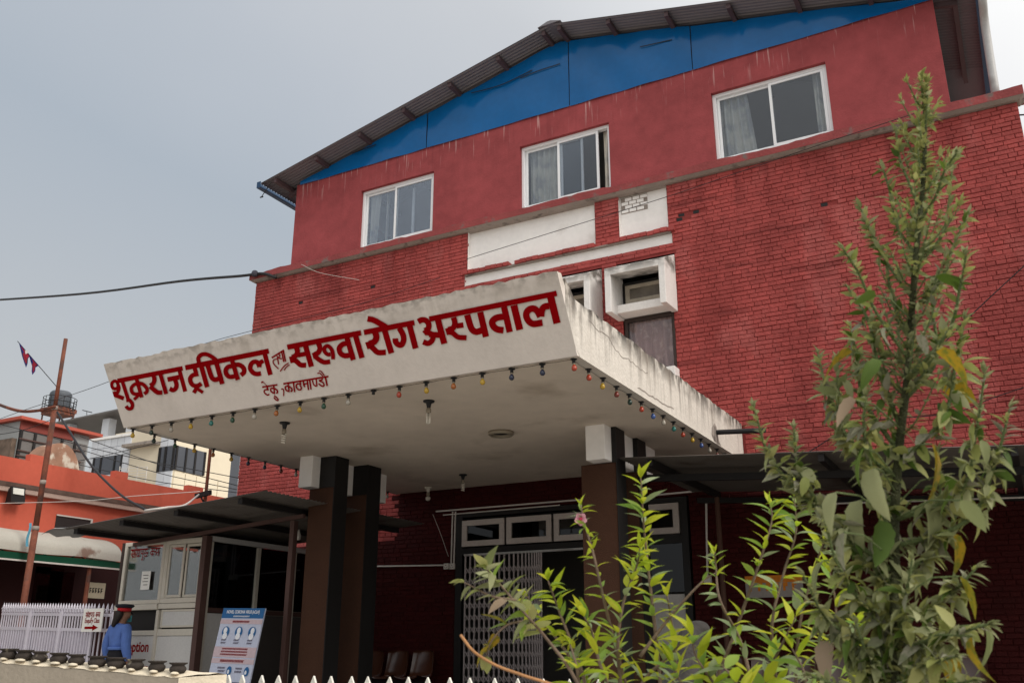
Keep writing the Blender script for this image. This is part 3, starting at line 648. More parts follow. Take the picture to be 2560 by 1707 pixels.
cdt.beam(P(1132,1278,Y=FY-.02),P(1128,1408,Y=FY-.02),.018,.018); cdt.beam(P(1139,1278,Y=FY-.025),P(1135,1408,Y=FY-.025),.018,.018); cdt.beam(P(930,1415,Y=FY-.02),P(1112,1412,Y=FY-.02),.02,.022)
hp('conduit', cdt, m_conduit)
for px in (1117,1132):
    p = P(px,1415,Y=FY-.03); s_ = hp('socket_box', MB().box(p.x-.045,p.x+.045,FY-.06,FY-.01,p.z-.045,p.z+.045), m_conduit, bevel=.006)
    obj('socket_hole', MB().box(p.x-.006,p.x+.006,FY-.063,FY-.059,p.z+.008,p.z+.022).box(p.x-.022,p.x-.012,FY-.063,FY-.059,p.z-.02,p.z-.008).box(p.x+.012,p.x+.022,FY-.063,FY-.059,p.z-.02,p.z-.008), m_dark, s_)
cd2 = MB(); cd2.beam(P(1765,1245,Y=FY-.02),P(1769,1445,Y=FY-.02),.022,.022); cd2.beam(P(1640,1237,Y=FY-.02),P(1735,1228,Y=FY-.02),.022,.022)
hp('conduit', cd2, m_conduit); p = P(1770,1450,Y=FY-.03); hp('switch_box', MB().box(p.x-.05,p.x+.05,FY-.06,FY-.01,p.z-.05,p.z+.05), m_conduit, bevel=.006)
hp('drain_pipe', MB().tube([(-3.62,FY-.12,.17),(-3.62,FY-.12,3.0)],.035,8), M('brown_pipe', (.10,.05,.035)))
hp('loose_wire', MB().tube(cat_rom([P(1082,1285,Y=FY-.05),P(1100,1330,Y=FY-.05),P(1121,1390,Y=FY-.05)]),.004,4), m_conduit)
# ================================================================== rain pipe at the right corner
rp = P(2488,232,Y=FY+.1)
obj('rain_pipe', MB().tube(cat_rom([(EXR+.02,FY-.30,roof_z(EXR)-.06),(EXR+.02,FY-.2,roof_z(EXR)-.3),(rp.x+.03,FY+.1,roof_z(EXR)-.55),(rp.x,FY+.1,8.05)],6), .055, 12).tube([(EXR+.02,FY-.32,roof_z(EXR)+.0),(EXR+.02,FY-.29,roof_z(EXR)-.12)],.075,12), m_pvc, smooth=True,
    label='grey plastic rain pipe standing on the ledge at the roof corner', cat='pipe', loc=(rp.x,FY+.1,8.05))
# ================================================================== corrugated lean-to roofs
m_sheet = M('dark_corrugated_sheet', (.105,.092,.082), rough=.6, var=.2, vs=1.5, bump=.05, blobs=(2.2,.56,.7,(.06,.045,.038)))
m_steel = M('black_steel', (.012,.010,.010), rough=.6, var=.2, bump=0)
def corr_roof(a, b, y0, y1):          # a, b: (x, z) left and right ends; corrugations run along x, the wavy edges along y
    n = int((y1-y0)/.0127); vs = []
    for i in range(n+1):
        y = y0+(y1-y0)*i/n; w = .009*math.sin(i*.0127/.0762*2*math.pi)
        vs += [(a[0],y,a[1]+w),(b[0],y,b[1]+w)]
    q = MB(); q.add(vs, [(2*i,2*i+1,2*i+3,2*i+2) for i in range(n)]); return q
A = empty('lean_to_awning', (-1.5,11.0,0), 'dark corrugated lean-to awning along the brick wall right of the entrance', 'awning')
a_, b_ = (-3.98,3.08), (2.4,2.66)
az = lambda x: a_[1]+(b_[1]-a_[1])*(x-a_[0])/(b_[0]-a_[0])
obj('roof_sheet', corr_roof(a_, b_, 9.88, 12.56), m_sheet, A, smooth=True)
for x in (-3.62,-1.75,.02,1.7): obj('purlin', MB().beam((x,9.92,az(x)-.055),(x,12.56,az(x)-.055),.06,.075), m_steel, A)
obj('front_beam', MB().beam((-3.95,10.55,az(-3.95)-.13),(2.3,10.55,az(2.3)-.13),.06,.08), m_steel, A)
obj('wall_beam', MB().beam((-3.9,12.50,az(-3.9)-.13),(2.3,12.50,az(2.3)-.13),.05,.07), m_steel, A)
for x in (.25,2.2): obj('post', MB().box(x-.04,x+.04,10.51,10.59,.0,az(x)-.17), m_steel, A)
obj('cable', MB().tube(cat_rom([(-2.6,12.1,2.72),(-2.0,12.0,2.70),(-1.0,12.0,2.66),(.6,12.0,2.6)]),.012,5), m_conduit, A)
# ================================================================== reception booth with its own roof
m_cframe = M('cream_aluminium', (.56,.52,.45), rough=.45, spec=.4, var=.05, bump=0)
m_panel = M('pale_grey_panel', (.55,.54,.53), rough=.5, var=.06, bump=0)
BY = 9.70; BX0, BX1 = -11.86, -10.22
BO = empty('reception_booth', (-11.0,BY+.8,0), 'glazed reception booth of cream aluminium under a corrugated roof beside the entrance', 'booth')
ra, rb = (-11.62,2.58), (-7.98,2.815)
rz = lambda x: ra[1]+(rb[1]-ra[1])*(x-ra[0])/(rb[0]-ra[0])
obj('roof_sheet', corr_roof(ra, rb, 8.45, 11.9), m_sheet, BO, smooth=True)
tip = MB().grid(10, 8, lambda u, v: (-11.95+.40*u, 8.35+.5*v+.05*u, 2.50+.10*u+.03*math.sin(v*9)+.03*math.sin(u*4+v*3))); obj('torn_sheet', tip, M('torn_pale_sheet', (.30,.30,.30), var=.3), BO, smooth=True)
for x in (-11.45,-10.55,-9.55,-8.45): obj('purlin', MB().beam((x,8.52,rz(x)-.05),(x,11.85,rz(x)-.05),.075,.065), m_steel, BO)
m_brown = M('brown_steel', (.085,.045,.038), rough=.6, var=.2, bump=0)
obj('front_rafter', MB().beam((-11.55,BY-.1,rz(-11.55)-.115),(-8.35,BY-.1,rz(-8.35)-.115),.05,.05), m_brown, BO)
obj('corner_post', MB().box(BX1,BX1+.09,BY-.06,BY+.05,0,rz(BX1)-.14), m_brown, BO); obj('corner_post', MB().box(-8.62,-8.55,BY-.06,BY+.02,0,rz(-8.6)-.14), m_brown, BO)
def framebox(x0,x1,z0,z1,Y,w,d,mat,name,par):
    q = MB().box(x0,x1,Y,Y+d,z0,z0+w).box(x0,x1,Y,Y+d,z1-w,z1).box(x0,x0+w,Y,Y+d,z0+w,z1-w).box(x1-w,x1,Y,Y+d,z0+w,z1-w); return obj(name, q, mat, par, bevel=.004)
Z0b, Zs, Zt = .10, 1.66, 2.52
Xm = BX0+.86
framebox(BX0, Xm, Zs-.03, Zt, BY, .055, .06, m_cframe, 'window_frame', BO); obj('pane', MB().box(BX0+.05,Xm-.05,BY+.028,BY+.033,Zs+.02,Zt-.05), m_clear, BO)
framebox(Xm+.005, BX1-.005, Zs-.03, Zt, BY, .07, .06, m_cframe, 'window_frame', BO)
xs_ = (Xm+.07, (Xm+BX1)/2, BX1-.07)
for i in range(2): 
    s_ = framebox(xs_[i]+.003, xs_[i+1]+.012*i-.003, Zs+.045, Zt-.075, BY+.012+.025*i, .038, .022, m_cframe, 'sash', BO); obj('pane', MB().box(xs_[i]+.03,xs_[i+1]-.03,BY+.02+.025*i,BY+.025+.025*i,Zs+.08,Zt-.11), m_clear, s_)
obj('sill', MB().box(BX0-.02,Xm-.002,BY-.04,BY+.10,Zs-.115,Zs-.035), m_cframe, BO, bevel=.005); obj('sill', MB().box(Xm+.002,BX1,BY-.015,BY+.1,Zs-.105,Zs-.035), m_cframe, BO, bevel=.005)
obj('counter_opening', MB().box(BX0+.04,Xm-.05,BY+.05,BY+.06,1.27,Zs-.12), m_dark, BO)
obj('ledge', MB().box(BX0+.02,Xm-.03,BY-.01,BY+.09,1.20,1.265), m_cframe, BO)
framebox(Xm+.05, BX1-.05, 1.30, Zs-.115, BY+.01, .03, .03, m_cframe, 'vent_frame', BO); obj('vent_panel', MB().box(Xm+.075,BX1-.075,BY+.02,BY+.03,1.33,Zs-.14), m_panel, BO)
obj('mullion', MB().box(Xm-.025,Xm+.025,BY-.012,BY+.07,Z0b,Zs-.12), m_cframe, BO); obj('transom_rail', MB().box(Xm+.026,BX1,BY,BY+.07,1.19,1.28), m_cframe, BO)
lp = obj('lower_panel', MB().box(BX0,Xm-.026,BY+.012,BY+.03,Z0b,1.195), m_panel, BO); obj('lower_panel', MB().box(Xm+.026,BX1,BY+.012,BY+.03,Z0b,1.185), m_panel, BO)
obj('left_side', MB().box(BX0-.05,BX0-.002,BY-.01,BY+2.2,Z0b,Zt), m_wood, BO)
obj('base', MB().box(BX0-.05,BX1,BY-.005,BY+2.3,0,Z0b), m_floor, BO)
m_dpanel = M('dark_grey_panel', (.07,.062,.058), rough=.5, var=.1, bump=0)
# side of the booth along the porch
SX = BX1+.02
obj('side_rail', MB().box(SX-.02,SX+.03,BY+.06,12.3,2.47,2.54), m_panel, BO); obj('side_rail', MB().box(SX-.02,SX+.03,BY+.06,12.3,1.50,1.56), m_brown, BO)
for y in (BY+.06,10.72,11.52): obj('side_mullion', MB().box(SX-.02,SX+.035,y,y+.06,Z0b,2.46), m_cframe, BO)
for y0_, y1_ in ((BY+.13,10.71),(10.79,11.51),(11.59,12.3)):
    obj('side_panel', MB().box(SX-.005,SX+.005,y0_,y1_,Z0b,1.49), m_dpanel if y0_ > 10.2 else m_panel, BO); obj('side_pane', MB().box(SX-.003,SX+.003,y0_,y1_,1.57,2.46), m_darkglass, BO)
obj('back_wall', MB().box(BX0-.04,BX1-.02,BY+2.1,BY+2.15,Z0b,2.5), M('booth_lining', (.30,.27,.22), var=.2), BO); obj('desk', MB().box(BX0+.05,BX1-.1,BY+.3,BY+.85,1.10,1.16), m_wood, BO)
obj('booth_lamp', MB().lathe([(.0,-.10),(.03,-.09),(.035,-.04),(.02,0),(.012,.05)],(-8.95,BY+.5,rz(-8.95)-.2),10), m_conduit, BO, smooth=True)
pz = P(363,1450,Y=BY-.01); obj('paper_notice', MB().box(pz.x-.09,pz.x+.09,BY-.004,BY-.001,pz.z-.13,pz.z+.13), M('paper', (.80,.79,.76), var=.02, bump=0), BO)
nl = MB()
for i in range(4): nl.box(pz.x-.06+.02*(i%2), pz.x+.05, BY-.0065, BY-.0045, pz.z+.07-.045*i, pz.z+.078-.045*i)
obj('notice_writing', nl, m_dark, BO)
# ---- small Devanagari stroke alphabet for the enquiry signs
GL = {'so':(1.15,[[(.05,.93),(.33,.82),(.28,.55),(.08,.47),(.45,.03)],[(.28,.5),(.68,.5)],[(.68,1),(.68,0)],[(.98,1),(.98,0)],[(.72,1.38),(.86,1.28),(.98,1.02)]]),
 'dha':(.85,[[(.12,.88),(.3,.92),(.3,.68),(.08,.42),(.25,.15),(.62,.28)],[(.62,1),(.62,0)]]),
 'pu':(.8,[[(.12,1),(.14,.6),(.32,.42),(.58,.5)],[(.58,1),(.58,0)],[(.5,-.02),(.72,-.16),(.55,-.36),(.36,-.22)]]),
 'chha':(.85,[[(.55,1),(.32,.84),(.12,.6),(.32,.42),(.62,.6),(.66,.3),(.36,.06),(.1,.2)]]),
 'ka':(1.0,[[(.45,1),(.45,0)],[(.45,.62),(.2,.68),(.08,.46),(.22,.26),(.45,.42)],[(.45,.66),(.74,.66),(.84,.4),(.68,.22)]]),
 'ksha':(.85,[[(.08,.9),(.36,.78),(.1,.52),(.42,.38),(.2,.06)],[(.3,.42),(.64,.5)],[(.64,1),(.64,0)]])}
def deva(words, fn, w=.13):            # fn(u, v) -> point; text height 1, returns mesh builder
    q = MB(); x = 0; k = 0
    for wd in words:
        x0 = x
        for g_ in wd:
            gw, st = GL[g_]
            for s_ in st: q.ribbon([(x+a, b) for a, b in s_], w, lambda u, v, k=k: fn(u, v, k), n=4); k += 1
            x += gw
        q.ribbon([(x0-.05,1.0),(x-.08,1.0)], w*1.05, lambda u, v, k=k: fn(u, v, k)); k += 1; x += .45
    return q, x-.45
ENQ = (('so','dha','pu','chha'),('ka','ksha'))
_, wtot = deva(ENQ, lambda u, v, k: (u,v,0))
hh = .115; q, _ = deva(ENQ, lambda u, v, k: (BX0+.12+u*.60/wtot, BY+.024-.0006*k%.01, 2.30+v*hh)); obj('window_lettering', q, m_letter, BO)
def text_mesh(body, size, name, mat, parent, M4, align='CENTER', ext=.0008, bold=0.0, sx=1.0):
    cu = bpy.data.curves.new(name, 'FONT'); cu.body = body; cu.size = size; cu.align_x = align; cu.extrude = ext; cu.offset = bold
    t = bpy.data.objects.new('tmp', cu); COL.objects.link(t); bpy.context.view_layer.update()
    me = bpy.data.meshes.new_from_object(t.evaluated_get(bpy.context.evaluated_depsgraph_get())); bpy.data.objects.remove(t)
    me.transform(Matrix.Diagonal((sx,1,1,1))); me.transform(M4); me.transform(Matrix.Translation(-wloc(parent)))
    me.materials.clear(); me.materials.append(mat); o = bpy.data.objects.new(name, me); link(o, parent); return o
FRONT = lambda x, y, z: Matrix.Translation((x,y,z)) @ Matrix.Rotation(math.pi/2, 4, 'X')
text_mesh('Reception', .20, 'panel_lettering', m_letter, BO, FRONT(BX0+.41,BY+.009,.98), bold=.004, sx=.82); text_mesh('Enquiry Room', .19, 'panel_lettering', m_letter, BO, FRONT(BX0+.41,BY+.009,.70), bold=.004, sx=.66)
# ================================================================== virus notice board
m_pblue = M('poster_blue', (.01,.11,.30), rough=.4, var=.05, bump=0); m_ppale = M('poster_pale', (.50,.54,.68), rough=.4, var=.03, bump=0)
m_ppink = M('poster_pink', (.56,.44,.48), rough=.4, var=.03, bump=0); m_pwhite = M('poster_white', (.78,.80,.85), rough=.4, bump=0); m_pink2 = M('poster_text', (.12,.10,.15), bump=0)
PW, PH = .76, 1.50
NB = empty('notice_board', (-8.95,8.98,.02), 'tall virus information board with blue heading leaning in front of the booth', 'notice board')
NB.rotation_euler = (math.radians(-9), math.radians(1.5), math.radians(-4))
def npart(name, mb, mat, par=NB):
    me = mesh_of(name, mb, mat); o = bpy.data.objects.new(name, me); COL.objects.link(o); o.parent = par; WL[o.name] = Vector((0,0,0)); return o
npart('board', MB().box(-PW/2,PW/2,0,.02,0,PH), m_ppale); npart('heading', MB().box(-PW/2,PW/2,-.004,-.001,PH-.125,PH), m_pblue)
for z0, z1 in ((PH-.195,PH-.14),(PH-.60,PH-.475),(PH-.675,PH-.615)): npart('pink_band', MB().box(-PW/2,PW/2,-.004,-.001,z0,z1), m_ppink)
npart('lower_panel', MB().box(-PW/2,PW/2,-.004,-.001,.0,PH-1.20), M('poster_violet', (.40,.42,.60), bump=0))
def ntext(body, size, x, z, mat, bold=.0, sx=1):
    cu = bpy.data.curves.new('t', 'FONT'); cu.body = body; cu.size = size; cu.align_x = 'CENTER'; cu.extrude = .0006; cu.offset = bold
    t = bpy.data.objects.new('tmp', cu); COL.objects.link(t); bpy.context.view_layer.update()
    me = bpy.data.meshes.new_from_object(t.evaluated_get(bpy.context.evaluated_depsgraph_get())); bpy.data.objects.remove(t)
    me.transform(Matrix.Diagonal((sx,1,1,1))); me.transform(FRONT(x,-.006,z)); me.materials.clear(); me.materials.append(mat)
    o = bpy.data.objects.new('lettering', me); COL.objects.link(o); o.parent = NB
ntext('NOVEL CORONA VIRUS (nCoV)', .055, 0, PH-.065, m_pwhite, .0012, .78)
def scribble(x0, x1, z, h, mat, lines=1, name='small_print'):
    q = MB(); r = random.Random(int(x0*1000+z*977))
    for l in range(lines):
        x = x0+r.uniform(0,.02); zz = z-l*h*1.9
        q.box(x, x1-r.uniform(0,.02), -.0062, -.0052, zz+h*.42, zz+h*.58)
        while x < x1-.02:
            w_ = r.uniform(.006,.014); q.box(x, x+w_*.45, -.0072, -.0064, zz-h*.5, zz+h*.4); x += w_
    npart(name, q, mat)
scribble(-.17,.15,PH-.103,.016,m_pwhite); scribble(-.17,.17,PH-.168,.022,m_letter)
def disc(mb, cx, cz, r, y, n=20, rx=1):
    mb.add([(cx+rx*r*math.cos(2*math.pi*k/n), y, cz+r*math.sin(2*math.pi*k/n)) for k in range(n)], [tuple(range(n-1,-1,-1))])
for i, cx_ in enumerate((-.24,0,.24)):
    q = MB(); disc(q, cx_, PH-.295, .068, -.006); npart('picture_disc', q, m_pblue)
    q = MB(); disc(q, cx_+.008*(i-1), PH-.278, .040, -.0068, rx=.85); q2 = MB(); disc(q2, cx_, PH-.345, .042, -.0074, rx=1.0); q.add(q2.v, q2.f); npart('picture_figure', q, m_pwhite)
    scribble(cx_-.06, cx_+.05, PH-.395, .018, m_pink2, 2)
scribble(-.25,.25,PH-.50,.018,m_letter,3); scribble(-.24,.22,PH-.645,.026,m_letter)
for r_ in range(4):
    for c_ in (0,1):
        cx_, cz_ = (-.02 if c_ == 0 else .29), PH-.76-.17*r_
        q = MB(); disc(q, cx_, cz_, .055, -.006, rx=.8); npart('picture_disc', q, m_pblue); q = MB(); disc(q, cx_-.01, cz_-.012, .026, -.0068, rx=.7); npart('picture_figure', q, m_pwhite)
        scribble(cx_-.22, cx_-.07, cz_+.03, .02, m_pink2, 2)
        if r_ == 1 and c_ == 1:
            q = MB(); disc(q, cx_+.035, cz_-.05, .02, -.0075); npart('red_mark', q, M('poster_red', (.5,.01,.03), bump=0))
# ================================================================== white spiked fence and the enquiry arrow sign
fa, fb = Vector((-12.18,9.95,0)), Vector((-16.1,10.75,0))
FN = empty('spiked_fence', tuple(fa), 'white painted steel fence with spear tips left of the booth', 'fence')
def fpt(t, z): p = fa.lerp(fb, t); return Vector((p.x,p.y,z))
ztop = lambda t: 1.67+.14*t
pm = []
nb = 44; dirf = (fb-fa).normalized()
tcur = 0.0
pick = mesh_of('picket', MB().tube([(0,0,0),(0,0,1.52),(0,0,1.535),(0,0,1.57),(0,0,1.62),(0,0,1.67)],[.013,.013,.024,.020,.017,.002],6), m_fpick, smooth=False)
ts = [0]
while ts[-1] < 1: ts.append(ts[-1]+(.034 if ts[-1] < .14 else .0235))
for t in ts[:-1]: inst('picket', pick, FN, fpt(t,0), scale=(1,1,ztop(t)/1.67))
def frail(z0, z1, h): return MB().beam(fpt(0,z0), fpt(1,z1), .02, h)
obj('top_rail', frail(1.50,1.62,.045), m_fpick, FN); obj('middle_rail', frail(1.28,1.38,.05), m_fpick, FN); obj('low_rail', frail(.2,.2,.05), m_fpick, FN)
bs = MB(); 
bs.hexa([fpt(.17,.1)+Vector((0,.03,0)),fpt(1,.1)+Vector((0,.03,0)),fpt(1,.1)+Vector((0,.036,0)),fpt(.17,.1)+Vector((0,.036,0))],[fpt(.17,1.29)+Vector((0,.03,0)),fpt(1,1.37)+Vector((0,.03,0)),fpt(1,1.37)+Vector((0,.036,0)),fpt(.17,1.29)+Vector((0,.036,0))])
obj('back_sheet', bs, m_fpick, FN)
for t in (0.0,.155,.42,.7): obj('post', MB().box(fpt(t,0).x-.025,fpt(t,0).x+.025,fpt(t,0).y-.045,fpt(t,0).y-.015,0,1.55+.1*t), m_fpick, FN)
sc_ = MB()
for t in ts[:-1]:
    for s_ in (-1,1):
        c_ = fpt(t,ztop(t)-.11)+dirf*(.035*s_); sc_.tube([c_+dirf*(.025*math.cos(a)*s_)+Vector((0,-.012,.025*math.sin(a))) for a in [k*math.pi/4 for k in range(6)]],.006,4)
obj('scrolls', sc_, m_fpick, FN, kind='stuff')
s1_ = P(214,1520,Y=9.88); s2_ = P(259,1520,Y=9.85); zt_, zb_ = P(236,1520,Y=9.86).z, P(228,1578,Y=9.86).z
SG = empty('enquiry_sign', ((s1_.x+s2_.x)/2,9.86,zb_), 'white enquiry sign with red lettering and arrow hung on the white fence', 'sign')
obj('sign_plate', MB().box(s1_.x,s2_.x,9.855,9.87,zb_,zt_), M('white_sign', (.78,.76,.72), var=.04, bump=0), SG)
swd = s2_.x-s1_.x; shh = zt_-zb_
q, _ = deva(ENQ, lambda u, v, k: (s1_.x+swd*.13+u*swd*.74/wtot, 9.8525-.0005*(k%8), zb_+shh*.62+v*shh*.20), w=.16); obj('lettering', q, m_letter, SG)
text_mesh('Enquiry Class', .098, 'lettering', m_letter, SG, FRONT((s1_.x+s2_.x)/2,9.852,zb_+shh*.38), bold=.001, sx=.62)
az0 = zb_+shh*.17; ax = s1_.x+swd*.16
obj('arrow', MB().add([(ax,9.852,az0-.018),(ax+swd*.4,9.852,az0-.018),(ax+swd*.4,9.852,az0-.045),(ax+swd*.68,9.852,az0),(ax+swd*.4,9.852,az0+.045),(ax+swd*.4,9.852,az0+.018),(ax,9.852,az0+.018)], [(0,1,2,3,4,5,6)]), m_letter, SG)
# ================================================================== low wall with clay pots
m_lw = M('cement_plaster_wall', (.30,.26,.21), rough=.9, var=.10, vs=2.5, bump=.3, bs=25)
m_lwtop = M('pale_cement_top', (.66,.58,.45), rough=.9, var=.15, vs=4, bump=.6, bs=18)
w0, w1 = Vector((-6.42,4.33,.905)), Vector((-5.13,4.76,.81)); thk = Vector((.20,.235,.018)); ex = (w0-w1)*2.2
LW = empty('low_wall', tuple(w1-Vector((0,0,w1.z))), 'low cream cement wall carrying a row of clay pots', 'wall')
g3 = lambda v: Vector((v.x,v.y,0))
obj('wall_body', MB().hexa([g3(w1+ex),g3(w1),g3(w1+thk),g3(w1+ex+thk)],[w1+ex-Vector((0,0,.012)),w1-Vector((0,0,.012)),w1+thk-Vector((0,0,.012)),w1+ex+thk-Vector((0,0,.012))]), m_lw, LW)
nrm_ = Vector((thk.y,-thk.x,0)).normalized()*.004
obj('sunlit_whitewash_end', MB().add([g3(w1)+nrm_,g3(w1+thk)+nrm_,w1+thk+nrm_-Vector((0,0,.01)),w1+nrm_-Vector((0,0,.01))], [(0,1,2,3)]), m_lwtop, LW)  # paler end face: whitewash, with the sun's brightness put into its colour
def topfn(u, v):
    p = (w1+ex).lerp(w1+(w1-w0)*.004, u)+thk*v
    return (p.x-.006*(v<.5), p.y-.006*(v<.5), p.z+random.uniform(-.004,.006)-(.012 if v in (0,1) else 0))
obj('wall_cap', MB().grid(60, 5, topfn), m_lwtop, LW)
m_pot = M('dark_clay', (.040,.032,.027), rough=.9, var=.25, vs=20, bump=.3, bs=60, blobs=(9,.6,.7,(.30,.26,.2))); m_soil = M('dry_soil', (.035,.028,.022), rough=1)
pots = [17,57,97,145,190,242,290,338,393,446]
for i, px in enumerate(pots):
    t = (px-0)/449.0; d_ = ray(px,1660); dv = Vector((d_.x,d_.y)).normalized()
    A2, B2 = Vector((w0.x,w0.y))+Vector((thk.x,thk.y))*.30, Vector((w1.x,w1.y))+Vector((thk.x,thk.y))*.30
    e_ = B2-A2; den = dv.x*e_.y-dv.y*e_.x; s_ = (A2.x*e_.y-A2.y*e_.x)/den; pp = dv*s_
    tt = ((pp-A2).dot(e_))/e_.length_squared; zt = w0.z+(w1.z-w0.z)*tt+.006
    sc = random.uniform(.94,1.05)
    root = empty('clay_pot', (pp.x,pp.y,zt), ('leftmost' if i == 0 else 'rightmost' if i == 9 else ORD[i]+' from the left')+' of the small dark clay pots on the low wall', 'pot', 'clay pots on the low wall')
    hgt = .088*sc
    body = MB().lathe([(.030,0),(.046,.006),(.057,.022),(.054,.038),(.043,.050),(.042,.054),(.060,.062),(.062,.069),(.057,.071),(.040,.062)], (pp.x,pp.y,zt), 16, sc*random.uniform(.93,1.07), sc)
    obj('pot_body', body, m_pot, root, smooth=True); obj('soil', MB().lathe([(.044,.058),(.02,.066),(.001,.068)],(pp.x,pp.y,zt),10,sc,sc), m_soil, root, smooth=True)
    obj('mortar_bed', MB().lathe([(.048,-.004),(.042,.008),(.02,.014)],(pp.x+.012,pp.y-.035,zt),9,random.uniform(.5,1.0),.6), m_lwtop, root, smooth=True)
# ================================================================== white picket fence beside the low wall
m_wp = M('white_wood_paint', (.66,.64,.58), rough=.7, var=.12, vs=8, bump=.2)
PF = empty('picket_fence', (-4.2,5.45,0), 'low white pointed picket fence between the cement wall and the shrubs', 'fence')
pk = mesh_of('picket', MB().prism([(-.022,0),(.022,0),(.022,.765),(0,.81),(-.022,.765)], 1, -.009, .009), m_wp)
for px in (573,611,655,695,740,782,826,876,919,970,1019,1071,1125,1180,1240,1300,1360,1425,1490):
    p = P(px, 1686+.012*(px-600), Y=5.45+(px-600)*.0001)
    inst('picket', pk, PF, (p.x,p.y,p.z-.81), rot=(0,random.uniform(-.02,.02),random.uniform(-.1,.1)))
obj('rail', MB().box(-5.35,-2.3,5.462,5.485,.52,.58), m_wp, PF); obj('rail', MB().box(-5.35,-2.3,5.462,5.485,.15,.21), m_wp, PF)
# ================================================================== bulbs along the canopy edge
bulbcol = {'yellow':(.45,.28,.02),'green':(.010,.06,.03),'teal':(.015,.15,.13),'clear':(.36,.33,.28),'dark green':(.006,.03,.02),'red':(.36,.04,.015),'orange':(.34,.10,.015),'dark blue':(.012,.018,.05),'blue':(.04,.09,.28),'dark red':(.16,.02,.012)}
m_bulb = {k: M(k.replace(' ','_')+'_bulb', v, rough=.12, spec=.7, var=.1, vs=20, fine=0, bump=0) for k, v in bulbcol.items()}
m_cap = M('brass_cap', (.30,.26,.20), rough=.5, metal=.3, bump=0)
mh_ = mesh_of('holder', MB().lathe([(.031,.0),(.031,-.007),(.016,-.010),(.015,-.034),(.018,-.040)],(0,0,0),10), m_black, smooth=False)
mn_ = mesh_of('cap', MB().lathe([(.0125,-.038),(.0135,-.058)],(0,0,0),10), m_cap, smooth=True)
mg_ = {k: mesh_of('glass_bulb', MB().lathe([(.0125,-.055),(.016,-.063),(.023,-.075),(.0255,-.087),(.023,-.100),(.014,-.110),(.003,-.1135)],(0,0,0),12), m_bulb[k], smooth=True) for k in bulbcol}
front = ['yellow','dark green','clear','yellow','teal','green','clear','orange','yellow','green','clear',None,'red','yellow','orange','yellow','dark blue','dark blue','red']
left = ['dark green','green','yellow','orange','yellow','dark blue','dark blue','dark red','clear',None,None,None,'clear','clear','dark green','clear']
right = ['red','yellow','dark red','dark green','red','blue','clear','teal','red','yellow','blue','clear','dark red','clear','yellow']
def bulb(x, y, c, where):
    r = empty('coloured_bulb', (x,y,KZ+.002), where, 'light bulb', 'bulbs along the canopy edge')
    tl = (random.uniform(-.06,.06), random.uniform(-.06,.06), random.uniform(0,3))
    inst('holder', mh_, r, (x,y,KZ+.002))
    if c: inst('cap', mn_, r, (x,y,KZ+.002), tl); inst('glass_bulb', mg_[c], r, (x,y,KZ+.002), tl)
for i, c in enumerate(front):
    x = -8.97+i*(5.66/18)
    bulb(x, 7.235, c, f'{c} bulb under the canopy front edge, {ORD[i]} counted from its left corner' if c else f'empty bulb holder under the canopy front edge, {ORD[i]} from its left corner')
for i, c in enumerate(left): bulb(-8.98, 7.56+.3155*i, c, f'{c} bulb under the canopy left edge, {ORD[i]} behind its front left corner' if c else f'empty bulb holder under the canopy left edge, {ORD[i]} behind its front left corner')
for i, c in enumerate(right): bulb(-3.32, 7.58+.335*i, c, f'{c} bulb under the canopy right edge, {ORD[i]} behind its front right corner')
obj('bulb_wire', MB().tube([(-8.99+5.70*i/60, 7.225+random.uniform(-.008,.008), KZ-.002-.006*abs(math.sin(i*1.1))) for i in range(61)],.0022,4), m_black, label='thin black bulb wire along the canopy front edge', cat='wire')
obj('bulb_wire', MB().tube([(-8.99+random.uniform(-.008,.008), 7.3+5.2*i/50, KZ-.002-.006*abs(math.sin(i*1.1))) for i in range(51)],.0022,4), m_black, label='thin black bulb wire along the canopy left edge', cat='wire')
obj('bulb_wire', MB().tube([(-3.325+random.uniform(-.008,.008), 7.3+5.2*i/50, KZ-.002-.006*abs(math.sin(i*1.1))) for i in range(51)],.0022,4), m_black, label='thin black bulb wire along the canopy right edge', cat='wire')
m_cfl = M('cfl_glass', (.72,.68,.60), rough=.3, var=.05, bump=0)
for (x, y, kind, lab) in ((-7.22,7.86,'spiral','spiral energy saving lamp under the canopy, nearest its sign side on the left'),(-5.25,7.84,'tubes','three-tube energy saving lamp under the canopy near its front edge'),(-7.13,11.6,'spiral','spiral energy saving lamp under the canopy close to the entrance wall'),(-8.2,12.3,'ball','small round lamp at the rear left of the canopy ceiling')):
    r = empty('ceiling_lamp', (x,y,KZ), lab, 'lamp')
    obj('rose', MB().lathe([(.062,.003),(.058,-.012),(.03,-.022),(.022,-.06),(.02,-.075)],(x,y,KZ),14), m_black if kind != 'ball' else m_cfl, r, smooth=True)
    obj('ballast', MB().lathe([(.019,-.07),(.027,-.09),(.026,-.125),(.016,-.132)],(x,y,KZ),12), m_cap, r, smooth=True)
    if kind == 'spiral': obj('lamp_tube', MB().tube([(x+.022*math.cos(t*.5), y+.022*math.sin(t*.5), KZ-.13-.0021*t) for t in range(52)],.0085,6), m_cfl, r, smooth=True)
    elif kind == 'tubes':
        q = MB()
        for k in range(3): q.tube([(x+.018*math.cos(k*2.1),y+.018*math.sin(k*2.1),KZ-.128),(x+.018*math.cos(k*2.1),y+.018*math.sin(k*2.1),KZ-.24)],.008,8)
        obj('lamp_tube', q, m_cfl, r, smooth=True)
    else: obj('lamp_globe', MB().lathe([(.01,-.13),(.035,-.15),(.04,-.17),(.03,-.2),(.004,-.21)],(x,y,KZ),12), m_cfl, r, smooth=True)
